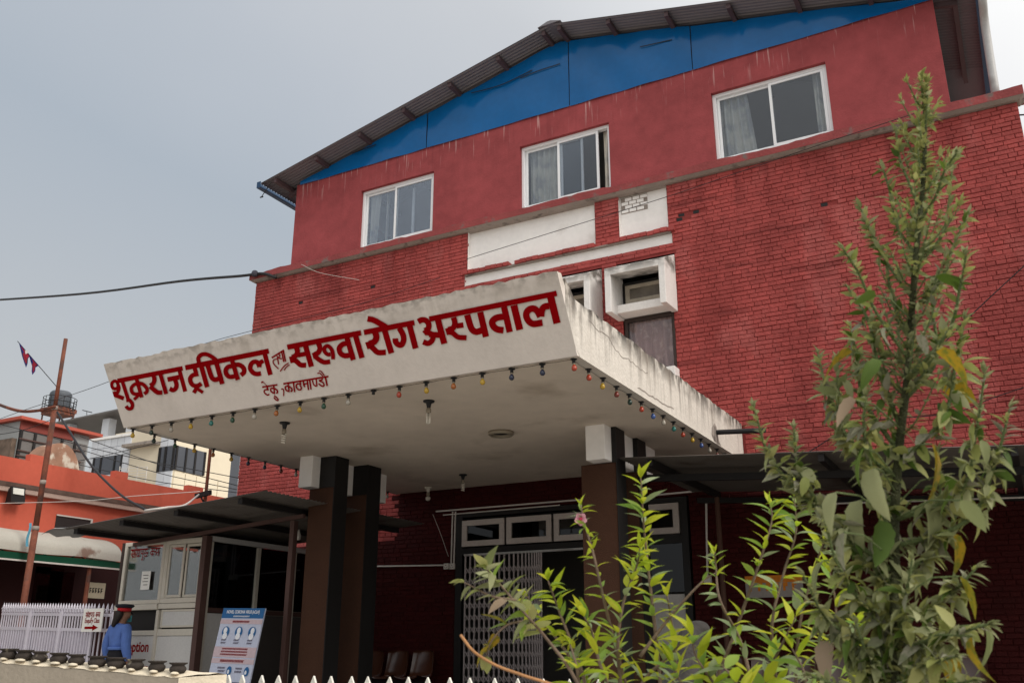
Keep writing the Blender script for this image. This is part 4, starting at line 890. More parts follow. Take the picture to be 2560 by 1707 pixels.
r = empty('round_ceiling_fitting', (-5.29,9.45,KZ), 'rusty round metal fitting set flat in the canopy ceiling', 'ceiling light')
obj('ring', MB().lathe([(.15,.003),(.152,-.03),(.135,-.045),(.115,-.042),(.112,-.01)],(-5.29,9.45,KZ),26), m_cap, r, smooth=True); obj('centre', MB().lathe([(.111,-.012),(.06,-.022),(.002,-.024)],(-5.29,9.45,KZ),20), m_dark, r, smooth=True)
# ================================================================== waiting seats
m_seat = M('brown_plastic', (.075,.026,.014), rough=.22, spec=.6, var=.1, fine=0, bump=0)
def seat_mesh():
    prof = [(-.42,.0),(-.40,.03),(-.30,.015),(-.16,.0),(-.05,.01),(.0,.05),(.03,.14),(.06,.26),(.075,.36),(.07,.40)]   # (y forward negative, z)
    pr = cat_rom([Vector(p) for p in prof], 4); n = len(pr)-1; q = MB()
    def f(u, v):
        p = pr[int(round(v*n))]; s = (u-.5)*2; t = v
        w = .205*(1-.10*t*t)*(1-.25*max(0,(t-.9)/.1)**2)
        return (s*w, p.x-.06*(abs(s)**3)*(.3+.7*t), p.y+.035*abs(s)**3*(1-t))
    q.grid(12, n, f); return mesh_of('seat_shell', q, m_seat, smooth=True)
sm_ = seat_mesh()
def bench(name, xs_, y, z, label):
    r = empty(name, (sum(xs_)/len(xs_), y, .17), label, 'seating')
    for x in xs_: inst('seat_shell', sm_, r, (x,y,z))
    obj('beam', MB().box(xs_[0]-.2,xs_[-1]+.2,y-.22,y-.17,z-.07,z-.02), m_steel, r)
    for x in (xs_[0]-.05,xs_[-1]+.05): obj('leg', MB().box(x-.02,x+.02,y-.215,y-.175,.2,z-.07).box(x-.025,x+.025,y-.4,y+.02,.172,.2), m_steel, r)
bench('waiting_seats', [-9.62,-9.16,-8.70,-8.24], 12.34, .60, 'row of brown plastic bucket seats against the wall left of the gate')
bench('waiting_seats', [-3.55,-3.10,-2.65,-2.20,-1.75,-1.27,-.80], 12.34, .54, 'row of brown plastic bucket seats under the awning behind the shrubs')
# crate and blue bowl between the columns
c0, c1 = -8.66, -8.30
CRT = empty('plastic_crate', (-8.48,10.9,.17), 'white latticed plastic crate standing behind the left column', 'crate')
m_crate = M('white_plastic', (.60,.58,.55), rough=.5, bump=0); q = MB()
y = 10.75
obj('stand', MB().box(c0,c1,y+.02,y+.3,.17,.60), m_dark, CRT)
q.box(c0,c1,y,y+.3,.60,.63).box(c0,c1,y,y+.015,.89,.93).box(c0,c0+.03,y,y+.3,.63,.93).box(c1-.03,c1,y,y+.3,.63,.93).box(c0+.03,c1-.03,y+.285,y+.3,.63,.93); obj('crate_frame', q, m_crate, CRT)
for i in range(6): obj('crate_rib', MB().box(c0+.045+i*.048,c0+.065+i*.048,y+.001,y+.012,.63,.89), m_crate, CRT)
for i in range(4): obj('crate_band', MB().box(c0+.03,c1-.03,y+.003,y+.010,.665+i*.06,.690+i*.06), m_crate, CRT)
B_ = empty('blue_bowl', (-8.56,10.9,.94), 'blue plastic bowl holding a pale cloth on top of the crate', 'bowl')
obj('bowl', MB().lathe([(.07,.0),(.11,.04),(.13,.10),(.122,.10),(.10,.05),(.06,.015)],(-8.56,10.9,.935),18), M('blue_plastic', (.01,.04,.30), rough=.3, bump=0), B_, smooth=True); obj('cloth', MB().lathe([(.115,.09),(.10,.15),(.06,.20),(.01,.22)],(-8.56,10.9,.935),12), M('pale_cloth', (.62,.58,.52)), B_, smooth=True)
# ================================================================== orange-red annex with its curved awning
AX = -18.5
AN = empty('annex_building', (AX,13,0), 'flat roofed orange red annex with parapet and ledge behind the white fence', 'building')
pt_, pl_ = P(0,1147,X=AX), P(591,1239,X=AX); zt1 = 4.86
ya, yb = 5.0, 21.0
obj('wall', MB().box(AX-8,AX,ya,yb,0,4.30), m_orange, AN); obj('parapet', MB().box(AX-.15,AX+.02,ya,yb,4.30,zt1), m_orange, AN); obj('roof_slab', MB().box(AX-8,AX-.16,ya,yb,4.31,4.4), m_conc, AN)
for px in (95,309,497): 
    p = P(px,1140,X=AX); w_ = .36 if px < 400 else .5
    obj('merlon', MB().box(AX-.15,AX+.022,p.y-w_/2,p.y+w_/2,zt1-.002,zt1+.15), m_orange, AN)
obj('ledge', MB().box(AX+.021,AX+.16,ya,yb,4.24,4.33), M('stained_ledge', (.12,.075,.06), var=.4, vs=5, bump=.4), AN); obj('ledge_soffit', MB().box(AX+.022,AX+.14,ya,yb,4.14,4.238), M('pale_ledge', (.45,.33,.28), var=.1), AN)
a1, b1 = P(142,1279,X=AX), P(226,1330,X=AX)
wf = obj('window', MB().box(AX,AX+.03,a1.y,b1.y,b1.z-.04,b1.z).box(AX,AX+.03,a1.y,b1.y,a1.z-.08,a1.z-.05).box(AX,AX+.03,b1.y-.04,b1.y,b1.z,a1.z-.08), m_conduit, AN); obj('pane', MB().box(AX+.001,AX+.008,a1.y,b1.y-.04,b1.z,a1.z-.05), M('tinted_glass', (.035,.035,.035), rough=.2, spec=.6), wf)
obj('dark_front', MB().box(AX+.001,AX+.05,ya,yb,0,2.85), M('dark_maroon', (.03,.006,.006), var=.2), AN)
for px, w_, h_ in ((140,.55,.5),(170,.5,.42),): 
    p = P(px,1480,X=AX+.06); obj('shop_window', MB().box(AX+.055,AX+.07,p.y-w_,p.y+w_*.2,p.z-h_,p.z+h_), m_darkglass, AN)
# curved awning
m_tarp = M('dusty_plastic_sheet', (.42,.40,.35), rough=.6, var=.12, vs=1.2, bump=.05, blobs=(1.3,.64,.70,(.20,.13,.10)))
AW = empty('curved_awning', (AX+.6,12,2.8), 'dusty pale curved plastic awning on thin posts along the orange annex', 'awning')
z_w, z_f = P(0,1322,X=AX).z, P(0,1372,X=AX+1.25).z
arc = [(AX+.05+1.2*math.sin(t*math.pi/2), z_f+(z_w-z_f)*math.cos(t*math.pi/2)**.8) for t in [k/9 for k in range(10)]]
ye = P(306,1395,X=AX+1.25).y
obj('sheet', MB().grid(9, 40, lambda u, v: (arc[int(round(u*9))][0], 5+(ye-5)*v, arc[int(round(u*9))][1]+.012*math.sin(v*30))), m_tarp, AW, smooth=True)
obj('end_sheet', MB().add([(x,ye,z) for x, z in arc]+[(AX+.05,ye,z_f)], [tuple(range(11))]), m_tarp, AW)
obj('valance', MB().box(AX+1.20,AX+1.23,5,ye,z_f-.15,z_f-.02), M('green_tarp', (.002,.055,.028), rough=.5, var=.15), AW)
obj('valance_rail', MB().box(AX+1.20,AX+1.26,5,ye,z_f-.185,z_f-.155), m_conduit, AW)
tr = MB(); y = 5.4
while y < ye-.6: tr.beam((AX+1.15,y,z_f-.16),(AX+1.15,y+.45,z_f+.06),.02,.02); tr.beam((AX+1.15,y+.45,z_f+.06),(AX+1.15,y+.9,z_f-.16),.02,.02); y += .9
obj('truss', tr, m_steel, AW, kind='stuff')
pp = P(226,1405,X=AX+1.15); obj('post', MB().tube([(AX+1.15,pp.y,0),(AX+1.15,pp.y,z_f)],.045,8), m_rust, AW); obj('post', MB().tube([(AX+1.15,pp.y-3.6,0),(AX+1.15,pp.y-3.6,z_f)],.045,8), m_rust, AW)
p = P(249,1476,X=AX+.9); PLQ = empty('door_plaque', (AX+.9,p.y,p.z-.2), 'small cream plaque with dark writing hanging under the curved awning', 'sign')
obj('plate', MB().box(AX+.9,AX+.92,p.y-.30,p.y+.12,p.z-.16,p.z+.16), M('cream_plate', (.50,.46,.34)), PLQ)
q = MB()
for i in range(5): q.box(AX+.922,AX+.925,p.y-.27+i*.07,p.y-.25+i*.07,p.z-.05,p.z+.04); q.box(AX+.922,AX+.9255,p.y-.275+i*.07,p.y-.225+i*.07,p.z+.035,p.z+.05); q.box(AX+.922,AX+.926,p.y-.25+i*.07,p.y-.23+i*.07,p.z-.02-.02*(i%2),p.z)
obj('writing', q, m_dark, PLQ, kind='stuff')
p = P(44,1236,X=AX+.25); FLD = empty('floodlight', (AX+.25,p.y,p.z), 'small black floodlight on the orange wall left of the rusty pole', 'floodlight')
obj('housing', MB().hexa([(AX+.12,p.y-.16,p.z-.18),(AX+.30,p.y-.16,p.z-.16),(AX+.30,p.y+.16,p.z-.16),(AX+.12,p.y+.16,p.z-.18)],[(AX+.16,p.y-.16,p.z+.10),(AX+.24,p.y-.16,p.z+.16),(AX+.24,p.y+.16,p.z+.16),(AX+.16,p.y+.16,p.z+.10)]), m_steel, FLD)
obj('lens', MB().hexa([(AX+.275,p.y-.12,p.z+.0),(AX+.285,p.y-.12,p.z+.0),(AX+.285,p.y+.12,p.z+.0),(AX+.275,p.y+.12,p.z+.0)],[(AX+.245,p.y-.12,p.z+.13),(AX+.262,p.y-.12,p.z+.13),(AX+.262,p.y+.12,p.z+.13),(AX+.245,p.y+.12,p.z+.13)]), M('lamp_glass', (.75,.76,.70), rough=.2, bump=0), FLD); obj('arm', MB().beam((AX,p.y,p.z),(AX+.18,p.y,p.z),.05,.03), m_steel, FLD)
# ================================================================== grey house with red trim (far left)
GXp = -26.0; gc = P(50,1060,X=GXp); ge = P(224,1090,X=GXp)
m_gwall = M('grey_render', (.30,.31,.31), var=.15, vs=.8); m_trim = M('red_trim', (.42,.09,.06)); m_shut = M('grey_shutter', (.15,.14,.135), rough=.6)
GHh = empty('grey_house', (GXp,gc.y,0), 'grey rendered house with red roof trim and shuttered upper floor', 'house')
zf = lambda py: P(52,py,X=GXp).z
zg = zf(1043); lw_ = ge.y-gc.y
obj('wall', MB().box(GXp-7,GXp,gc.y,ge.y,0,zf(1052)), m_gwall, GHh)
obj('roof', MB().box(GXp-7.2,GXp+.25,gc.y-.15,ge.y+.3,zf(1051),zf(1043)), m_trim, GHh)
obj('red_frieze', MB().box(GXp+.001,GXp+.06,gc.y,gc.y+lw_*.75,zf(1074),zf(1052)), M('dull_red_boards', (.22,.05,.04), var=.2), GHh)
for i in range(5):
    y0_ = gc.y+.10+i*lw_*.19
    for j, (z0_, z1_) in enumerate(((zf(1152),zf(1128)),(zf(1126),zf(1098)),(zf(1096),zf(1077)))): obj('shutter', MB().box(GXp+.01,GXp+.05,y0_,y0_+lw_*.165,z0_,z1_), m_shut, GHh)
    obj('frame_bar', MB().box(GXp+.02,GXp+.09,y0_-.09,y0_-.01,zf(1156),zf(1075)), m_steel, GHh)
for py in (1127,1140,1097): obj('rail', MB().box(GXp+.05,GXp+.1,gc.y,gc.y+lw_*.9,zf(py+2),zf(py-1)), m_brown, GHh)
obj('brick_pier', MB().box(GXp-1.6,GXp-.02,gc.y-.15,gc.y-.01,0,zf(1098)), M('old_brick', (.14,.10,.075), var=.5, vs=6, bump=.6), GHh)
# domed stair head
DX = -24.0; d0, d1, d2 = P(92,1150,X=DX), P(205,1165,X=DX), P(150,1106,X=DX)
m_dome = M('peeling_brown_paint', (.30,.165,.11), var=.3, vs=2.5, blobs=(3,.52,.62,(.55,.48,.40)))
DM = empty('domed_roof_shelter', (DX,(d0.y+d1.y)/2,0), 'peeling brown barrel roofed shelter on the roof behind the rusty pole', 'shelter')
n = 14; yc_, ry_ = (d0.y+d1.y)/2, (d1.y-d0.y)/2; zb_, rz_ = d0.z-.9, d2.z-d0.z+.9
arcp = [(yc_-ry_*math.cos(math.pi*k/n), zb_+rz_*math.sin(math.pi*k/n)**.7) for k in range(n+1)]
obj('shell', MB().prism(arcp+[(yc_+ry_,zb_-2.5),(yc_-ry_,zb_-2.5)], 0, DX-.7, DX), m_dome, DM)
w_ = obj('window_opening', MB().box(DX+.005,DX+.03,yc_+ry_*.25,yc_+ry_*.82,zb_-.3,zb_+rz_*.55), m_dark, DM)
for k in range(3): obj('grill_bar', MB().box(DX+.03,DX+.06,yc_+ry_*.25,yc_+ry_*.85,zb_-.15+k*.28,zb_-.10+k*.28), m_rust, w_)
obj('lean_to', MB().hexa([(DX+.02,yc_+ry_*.4,zb_-1.0),(DX+.7,yc_+ry_*.4,zb_-1.0),(DX+.7,yc_+ry_*1.9,zb_-1.1),(DX+.02,yc_+ry_*1.9,zb_-1.1)],[(DX+.02,yc_+ry_*.4,zb_-.35),(DX+.7,yc_+ry_*.4,zb_-.4),(DX+.7,yc_+ry_*1.9,zb_-1.0),(DX+.02,yc_+ry_*1.9,zb_-.95)]), m_trim, DM)
# ================================================================== white tiled building with dark roof shed
WY = 42.0; wx = lambda px: P(px,1150,Y=WY).x; wz = lambda px, py: P(px,py,Y=WY).z
m_tile = M('white_tile', (.60,.62,.66), rough=.35, spec=.4, var=.04, isl=.06, bump=0); m_gl2 = M('grey_window_glass', (.055,.06,.075), rough=.12, spec=.7, var=.2, vs=.6, bump=0)
WB = empty('white_tiled_building', (wx(434),WY,0), 'white tiled building with grey glass corner window and balcony behind the annex', 'building')
cx_ = wx(434); ztop_ = wz(380,1052); zlow = wz(300,1250)
sx2 = lambda px, py=1150: P(px,py,X=cx_)
obj('front_wall', MB().box(wx(225),wx(322),WY+.02,WY+8,0,wz(280,1095)).box(wx(396),cx_-.02,WY+.02,WY+8,0,ztop_), m_tile, WB)
ysd = sx2(578).y
obj('side_wall', MB().box(cx_-6,cx_-.01,WY+.05,ysd,0,ztop_-.5), m_cream, WB)
obj('glass_strip', MB().box(cx_-.5,cx_-.005,ysd+.02,sx2(600).y,0,ztop_), m_gl2, WB)
# recessed balcony bay in cream, slab and brick
obj('balcony_wall', MB().box(wx(322),wx(396),WY+1.6,WY+1.8,0,ztop_), m_cream, WB)
obj('slab', MB().box(wx(318),wx(394),WY-.6,WY+1.7,wz(350,1118),wz(350,1111)), m_conc, WB)
obj('brick_infill', MB().box(wx(345),wx(394),WY+.9,WY+1.1,wz(360,1111),wz(360,1084)), M('raw_brick', (.30,.14,.09), var=.4, vs=3), WB)
p1_, p2_ = P(362,1137,Y=WY+1.58), P(377,1210,Y=WY+1.58); obj('door', MB().box(p1_.x,p2_.x,WY+1.56,WY+1.59,p2_.z,p1_.z), m_gl2, WB)
p1_, p2_ = P(342,1134,Y=WY+1.58), P(351,1152,Y=WY+1.58); obj('small_window', MB().box(p1_.x,p2_.x,WY+1.56,WY+1.59,p2_.z,p1_.z), m_gl2, WB)
rl = MB()
for k in range(5): rl.beam((wx(318),WY-.5,wz(340,1172+k*7)),(wx(386),WY-.5,wz(386,1170+k*7)),.03,.04)
for px in (318,340,363,386): rl.beam((wx(px),WY-.5,wz(px,1206)),(wx(px),WY-.5,wz(px,1168)),.04,.04)
obj('balcony_railing', rl, m_conduit, WB, kind='stuff')
def tilewall(x0, x1, z0, z1, nx, nz, Y):
    for i in range(nx):
        for j in range(nz):
            a = x0+(x1-x0)*i/nx; b = x0+(x1-x0)*(i+1)/nx; c = z0+(z1-z0)*j/nz; d = z0+(z1-z0)*(j+1)/nz
            obj('tile', MB().box(a+.02,b-.02,Y-.03,Y+.015,c+.02,d-.02), m_tile, WB)
z1_, z2_, z3_, z4_ = wz(280,1250), wz(270,1186), wz(270,1141), wz(280,1096)
tilewall(wx(225),wx(322),z3_,z4_,6,2,WY); tilewall(wx(225),wx(236),z2_,z3_,1,2,WY); tilewall(wx(306),wx(322),z2_,z3_,1,2,WY); tilewall(wx(225),wx(322),z1_,z2_,6,2,WY)
wn = obj('window', MB().box(wx(236),wx(306),WY-.02,WY+.05,z2_,z3_), m_gl2, WB)
for px in (236,254,288,305): obj('mullion', MB().box(wx(px)-.08,wx(px)+.08,WY-.06,WY-.021,z2_,z3_), m_steel, wn)
tilewall(wx(397),cx_,wz(415,1116),ztop_,2,2,WY); tilewall(wx(396),cx_,wz(415,1240),wz(415,1178),2,2,WY)
wn = obj('corner_window', MB().box(wx(397),cx_+.02,WY-.02,WY+.05,wz(415,1177),wz(415,1117)), m_gl2, WB)
for px in (398,413,433): obj('mullion', MB().box(wx(px)-.09,wx(px)+.09,WY-.07,WY-.021,wz(415,1177),wz(415,1117)), m_steel, wn)
ye_ = sx2(512).y; za_, zb2 = P(436,1174,X=cx_).z, P(436,1112,X=cx_).z
wn = obj('side_window', MB().box(cx_,cx_+.06,WY+.06,ye_,za_,zb2), m_gl2, WB)
for t in (0,.33,.66,1): obj('mullion', MB().box(cx_+.061,cx_+.11,WY+.06+(ye_-WY-.2)*t,WY+.2+(ye_-WY-.2)*t,za_,zb2), m_steel, wn)
for i in range(5):
    yA = WY+.1+(ysd-WY-.2)*i/5; yB = WY+.1+(ysd-WY-.2)*(i+1)/5
    obj('side_tile', MB().box(cx_,cx_+.05,yA+.03,yB-.03,za_-3.2,za_-.12), m_cream, WB)
# roof shed on the left part
zs_ = wz(230,1062)
obj('shed_roof', MB().hexa([P(128,1060,Y=WY-.5),P(330,1018,Y=WY-.5),P(330,1018,Y=WY-.5)+Vector((0,7,0.0)),P(128,1060,Y=WY-.5)+Vector((0,7,0.0))],[P(128,1057,Y=WY-.5),P(330,1014,Y=WY-.5),P(330,1014,Y=WY-.5)+Vector((0,7,0.0)),P(128,1057,Y=WY-.5)+Vector((0,7,0.0))]), m_shut, WB)
obj('shed_back', MB().box(wx(135),wx(330),WY+6.5,WY+6.6,0,wz(300,1040)), m_dark, WB)
for px in (248,310,150): obj('pillar', MB().box(wx(px)-.35,wx(px)+.35,WY+.1,WY+.7,wz(270,1100),wz(px,1048 if px > 200 else 1060)), m_tile, WB)
obj('terrace_ledge', MB().box(wx(224),wx(324),WY-.15,WY+.5,wz(280,1096),wz(280,1090)), m_white, WB)
# aerial and water tank
TY_ = 50.0; tp = lambda px, py: P(px,py,Y=TY_)
TW = empty('water_tank_tower', tuple(Vector((tp(147,1000).x,TY_,0))), 'dark ribbed water tank on a railed steel platform against the sky', 'water tank')
c_ = tp(147,1022); t0_ = tp(147,979); hT = t0_.z-c_.z; rT = (tp(164,1000).x-tp(130,1000).x)/2
prof_ = [(rT*.95,0)]+[(rT*(1 if k % 2 else .95), hT*.85*k/8) for k in range(1,9)]+[(rT*.8,hT*.95),(rT*.3,hT),(.01,hT)]
obj('tank', MB().lathe(prof_,(c_.x,TY_,c_.z),16), M('tank_plastic', (.075,.085,.10), rough=.5), TW, smooth=True)
obj('platform', MB().box(c_.x-rT*1.15,c_.x+rT*1.15,TY_-rT*1.1,TY_+rT*1.1,c_.z-.35,c_.z-.02).box(c_.x-rT*1.05,c_.x+rT*1.05,TY_-rT,TY_+rT,c_.z-.6,c_.z-.36), m_rust, TW)
rl = MB()
for k in range(16):
    a = 2*math.pi*k/16; p0 = Vector((c_.x+rT*1.45*math.cos(a),TY_+rT*1.45*math.sin(a),c_.z-.1)); rl.tube([p0,p0+Vector((0,0,hT*.62))],.03,4)
for hz_ in (.05,.35,.62): rl.tube([(c_.x+rT*1.45*math.cos(a),TY_+rT*1.45*math.sin(a),c_.z-.1+hT*hz_) for a in [2*math.pi*k/24 for k in range(25)]],.03,4)
obj('railing', rl, m_steel, TW, kind='stuff')
for sx_ in (-1,1):
    for sy_ in (-1,1): obj('leg', MB().tube([(c_.x+sx_*rT*.95,TY_+sy_*rT*.9,c_.z-.5),(c_.x+sx_*rT*1.1,TY_+sy_*rT*1.0,0)],.07,5), m_rust, TW)
lad = MB(); a_l, b_l = tp(173,1015), tp(178,1046)
lad.tube([a_l,b_l],.03,4).tube([a_l+Vector((.35,0,0)),b_l+Vector((.35,0,0))],.03,4)
for k in range(6): lad.tube([a_l.lerp(b_l,k/5),a_l.lerp(b_l,k/5)+Vector((.35,0,0))],.025,4)
obj('ladder', lad, m_steel, TW, kind='stuff')
ap = MB().tube([tp(217,1043),tp(217,1029)],.03,4).tube([tp(206,1025),tp(230,1031)],.035,4); obj('tv_aerial', ap, m_steel, label='thin television aerial on the dark shed roof', cat='aerial')
# ================================================================== rusty pole, flag, small pole
PX, PY_ = -16.95, 11.72
def pole_z(py): return P(110, py, Y=PY_).z
base_ = P(60,1500,Y=PY_); topz = P(165,847,Y=PY_).z; PX = base_.x
RP = empty('rusty_pole', (PX,PY_,0), 'tall rusty steel pole rising behind the white fence', 'pole')
zj = P(88,1320,Y=PY_).z; zk = P(137,1020,Y=PY_).z
obj('lower_tube', MB().tube([(PX,PY_,0),(PX,PY_,zj)],.062,12), m_rust, RP, smooth=True); obj('middle_tube', MB().tube([(PX,PY_,zj-.1),(PX,PY_,zk)],.054,12), m_rust, RP, smooth=True); obj('upper_tube', MB().tube([(PX,PY_,zk-.1),(PX,PY_,topz)],.040,12), m_rust, RP, smooth=True)
for z_, r_ in ((zj,.066),(zk,.058),(zj+.9,.058)): obj('collar', MB().tube([(PX,PY_,z_-.04),(PX,PY_,z_+.04)],r_,12), m_conc, RP, smooth=True)
obj('rag', MB().grid(4, 6, lambda u, v: (PX-.07-.05*u+.02*math.sin(v*7), PY_-.05-.02*u, zj-.02+.12-.45*v)), M('blue_rag', (.10,.32,.45)), RP)
m_red = M('flag_crimson', (.34,.006,.025), rough=.7, var=.1); m_flb = M('flag_blue', (.012,.014,.16), rough=.7, var=.1)
st0, st1 = P(143,968,Y=PY_), P(44,853,Y=PY_)
FG = empty('national_flag', tuple(st0), 'small crimson and blue double pennant flag drooping from a slanted stick', 'flag')
obj('stick', MB().tube([st0,st1],.009,6), m_steel, FG)
def flagpoly(pts, off, mat, name, n=1):
    vs = [P(a,b,Y=PY_-off+.03*math.sin(a*.25)) for a, b in pts]; obj(name, MB().add(vs, [tuple(range(len(vs)))]), mat, FG)
flagpoly([(47,856),(76,889),(70,896),(69,909),(65,919),(60,905),(55,890),(50,868)], .006, m_flb, 'upper_border'); flagpoly([(50,862),(73,889),(68,897),(66,910),(62,904),(57,888),(52,870)], .014, m_red, 'upper_pennant')
flagpoly([(72,886),(97,913),(92,917),(89,918),(88,928),(81,937),(79,928),(80,915),(76,902)], .004, m_flb, 'lower_border'); flagpoly([(75,891),(93,912),(88,916),(86,926),(82,932),(81,916),(78,902)], .012, m_red, 'lower_pennant')
flagpoly([(62,875),(69,876),(70,882),(64,885)], .020, m_white, 'moon')
sp0, sp1 = P(523,1118,Y=14.5), P(514,1240,Y=14.5)
SP = empty('thin_rusty_pole', (sp1.x,14.5,0), 'thin rusty pole with a crossarm beside the brick corner', 'pole'); obj('tube', MB().tube([(sp1.x,14.5,0),(sp1.x,14.5,sp0.z+.4)],.035,8), m_rust, SP)
obj('crossarm', MB().beam(P(489,1240,Y=14.4),P(527,1230,Y=14.4),.06,.10), m_steel, SP); obj('brace', MB().beam(P(500,1238,Y=14.45),P(510,1255,Y=14.45),.03,.03), m_steel, SP)
# ================================================================== wires
def wire(pts, r, label, mat=None, name='overhead_wire', cat='wire', n=6): 
    obj(name, MB().tube(cat_rom(pts, n), r, 6), mat or m_black, label=label, cat=cat, smooth=True)
wire([P(-120,757,Y=15),P(200,735,Y=14),P(450,703,Y=13),P(600,690,Y=12.5),P(655,684,Y=12.45),P(690,694,Y=12.44)], .030, 'thick black cable running from the left to the red ledge corner', name='thick_cable', cat='cable')
p = P(637,684,Y=12.42); obj('insulator_ball', MB().lathe([(.01,-.07),(.05,-.05),(.068,0),(.05,.05),(.01,.07)],(p.x,p.y,p.z),12), M('grey_ball', (.06,.06,.08)), smooth=True, label='dark grey ball fixed at the left end of the red ledge', cat='insulator')
wire([P(1166,648,Y=12.52),P(1400,575,Y=12.46),P(1668,492,Y=12.52),P(1850,430,Y=12.50),P(2080,352,Y=12.44),P(2290,283,Y=12.44)], .006, 'thin black wire crossing the two white panels')
wire([P(1100,694,Y=12.55),P(900,760,Y=12.5),P(640,824,Y=12.5),P(480,870,Y=12),P(250,962,Y=11.5),P(60,1025,Y=11.6),P(-40,1062,Y=11.7)], .006, 'thin black wire slanting down the brick wall to the left of the sign')
wire([P(2600,628,Y=12.5),P(2400,815,Y=12.54),P(2240,985,Y=12.55),P(1990,1150,Y=12.55)], .007, 'black wire slanting down the bricks behind the tall plant')
wire([P(2600,955,Y=12.5),P(2480,995,Y=12.54),P(2380,1032,Y=12.54),P(2180,1050,Y=12.55)], .006, 'short black wire low on the bricks at the right edge')
wire([P(753,661,Y=12.47),P(800,682,Y=12.46),P(898,700,Y=12.52)], .004, 'white string hanging from the red ledge over the bricks', mat=m_conduit)
wire([P(988,620,Y=12.57),P(987,680,Y=12.57),P(986,752,Y=12.57)], .006, 'thin dark wire hanging straight down the bricks above the sign', mat=m_joint)
wire([P(-60,985,Y=11.9),P(0,1012,Y=11.8),P(50,1027,Y=11.7),P(95,1026,Y=11.65),P(137,1016,Y=11.66)], .032, 'rusty hose drooping from the left to the rusty pole', mat=m_rust, name='drooping_hose', cat='hose')
wire([P(143,1030,Y=11.66),P(175,1080,Y=11.4),P(230,1165,Y=11.0),P(300,1235,Y=10.6),P(368,1276,Y=10.2)], .022, 'black cable running down from the rusty pole to the booth roof', name='slanting_cable', cat='cable')
bgw = [((-30,1090),(150,1040),'upper thin wire behind the rusty pole'),((0,1060),(600,1195),'highest of the thin wires crossing the white tiled building'),((200,1090),(600,1215),'second of the thin wires crossing the white tiled building'),((190,1120),(600,1225),'third of the thin wires crossing the white tiled building'),((150,1150),(600,1232),'lowest of the thin wires crossing the white tiled building'),((0,1180),(420,1100),'thin wire rising to the right over the orange parapet')]
for i, (a, b, lab) in enumerate(bgw):
    Yw = 16.5+.3*i; m_ = P((a[0]+b[0])/2,(a[1]+b[1])/2+9,Y=Yw); wire([P(*a,Y=Yw),m_,P(*b,Y=Yw)], .010, lab)
wire([P(-20,1258,Y=11),P(200,1252,Y=11.2),P(330,1240,Y=11.4),P(500,1228,Y=11.6)], .006, 'pale thin wire in front of the orange annex wall', mat=m_conduit)
wire([P(362,1276,Y=10.0),P(420,1268,Y=10.2),P(462,1262,Y=12),P(497,1236,Y=14.3)], .02, 'pale curved cable from the booth roof to the thin pole', mat=m_conduit)
wire([P(2548,288,Y=12.5),P(2600,286,Y=12.6)], .012, 'short dark wire leaving the right end of the ledge')
# ================================================================== guard
def skin(name, verts, edges, rad, mat, parent, sub=2, loc=(0,0,0)):
    me = bpy.data.meshes.new(name); me.from_pydata(verts, edges, []); o = bpy.data.objects.new(name, me); COL.objects.link(o)
    md = o.modifiers.new('s', 'SKIN'); md.use_smooth_shade = True
    for i, r in enumerate(rad):
        sv = me.skin_vertices[0].data[i]; sv.radius = r if isinstance(r, tuple) else (r, r); sv.use_root = (i == 0)
    o.modifiers.new('d', 'SUBSURF').levels = sub; bpy.context.view_layer.update()
    m2 = bpy.data.meshes.new_from_object(o.evaluated_get(bpy.context.evaluated_depsgraph_get())); bpy.data.objects.remove(o)
    m2.materials.clear(); m2.materials.append(mat); m2.polygons.foreach_set('use_smooth', [True]*len(m2.polygons))
    o2 = bpy.data.objects.new(name, m2); COL.objects.link(o2); o2.parent = parent; o2.location = loc; return o2
gp = P(301,1560,Y=9.30)
GD = empty('person', (gp.x,9.30,0), 'uniformed guard in blue jacket and dark peaked cap seen from behind', 'person'); GD.rotation_euler = (0,0,math.radians(-8)); GD.scale = (1.0,1.0,1.0)
m_skin = M('skin', (.22,.11,.07), rough=.5, bump=0); m_jack = M('blue_uniform_cloth', (.085,.16,.44), rough=.8, var=.15, vs=8, bump=.4, bs=18); m_trou = M('black_cloth', (.012,.012,.016), rough=.9); m_hair = M('dark_hair', (.014,.009,.007), rough=.5)
V = [(0,0,.86),(0,0,1.05),(0,.0,1.22),(0,.01,1.33),(0,.03,1.385),(.01,.045,1.46),(.012,.045,1.53)]; Ed = [(0,1),(1,2),(2,3),(3,4),(4,5),(5,6)]; Rd = [(.115,.08),(.09,.07),(.115,.08),(.05,.05),(.048,.05),(.075,.088),(.06,.07)]
def addv(p, r, par): V.append(p); Rd.append(r); Ed.append((par, len(V)-1)); return len(V)-1
nose = addv((.045,.135,1.455), .012, 5)
for s in (-1,1):
    sh_ = addv((s*.165,0,1.30), .052, 2); el = addv((s*.225,-.03,1.06), .042, sh_); wr = addv((s*.235,.04,.84), .028, el); pa = addv((s*.235,.055,.775), .030, wr)
    for k in range(4): f1 = addv((s*(.222+.008*k), .035+.017*k, .735), .0095, pa); addv((s*(.218+.008*k), .045+.017*k, .69+.006*abs(k-1.5)), .008, f1)
    th = addv((s*.21,.085,.78), .0105, pa); addv((s*.205,.10,.745), .009, th)
    hp_ = addv((s*.085,0,.82), .085, 0); kn = addv((s*.09,.03*s+.02,.46), .058, hp_); an = addv((s*.09,-.02*s,.09), .040, kn); addv((s*.095,.11-.02*s,.045), .035, an)
skin('body', V, Ed, Rd, m_skin, GD)
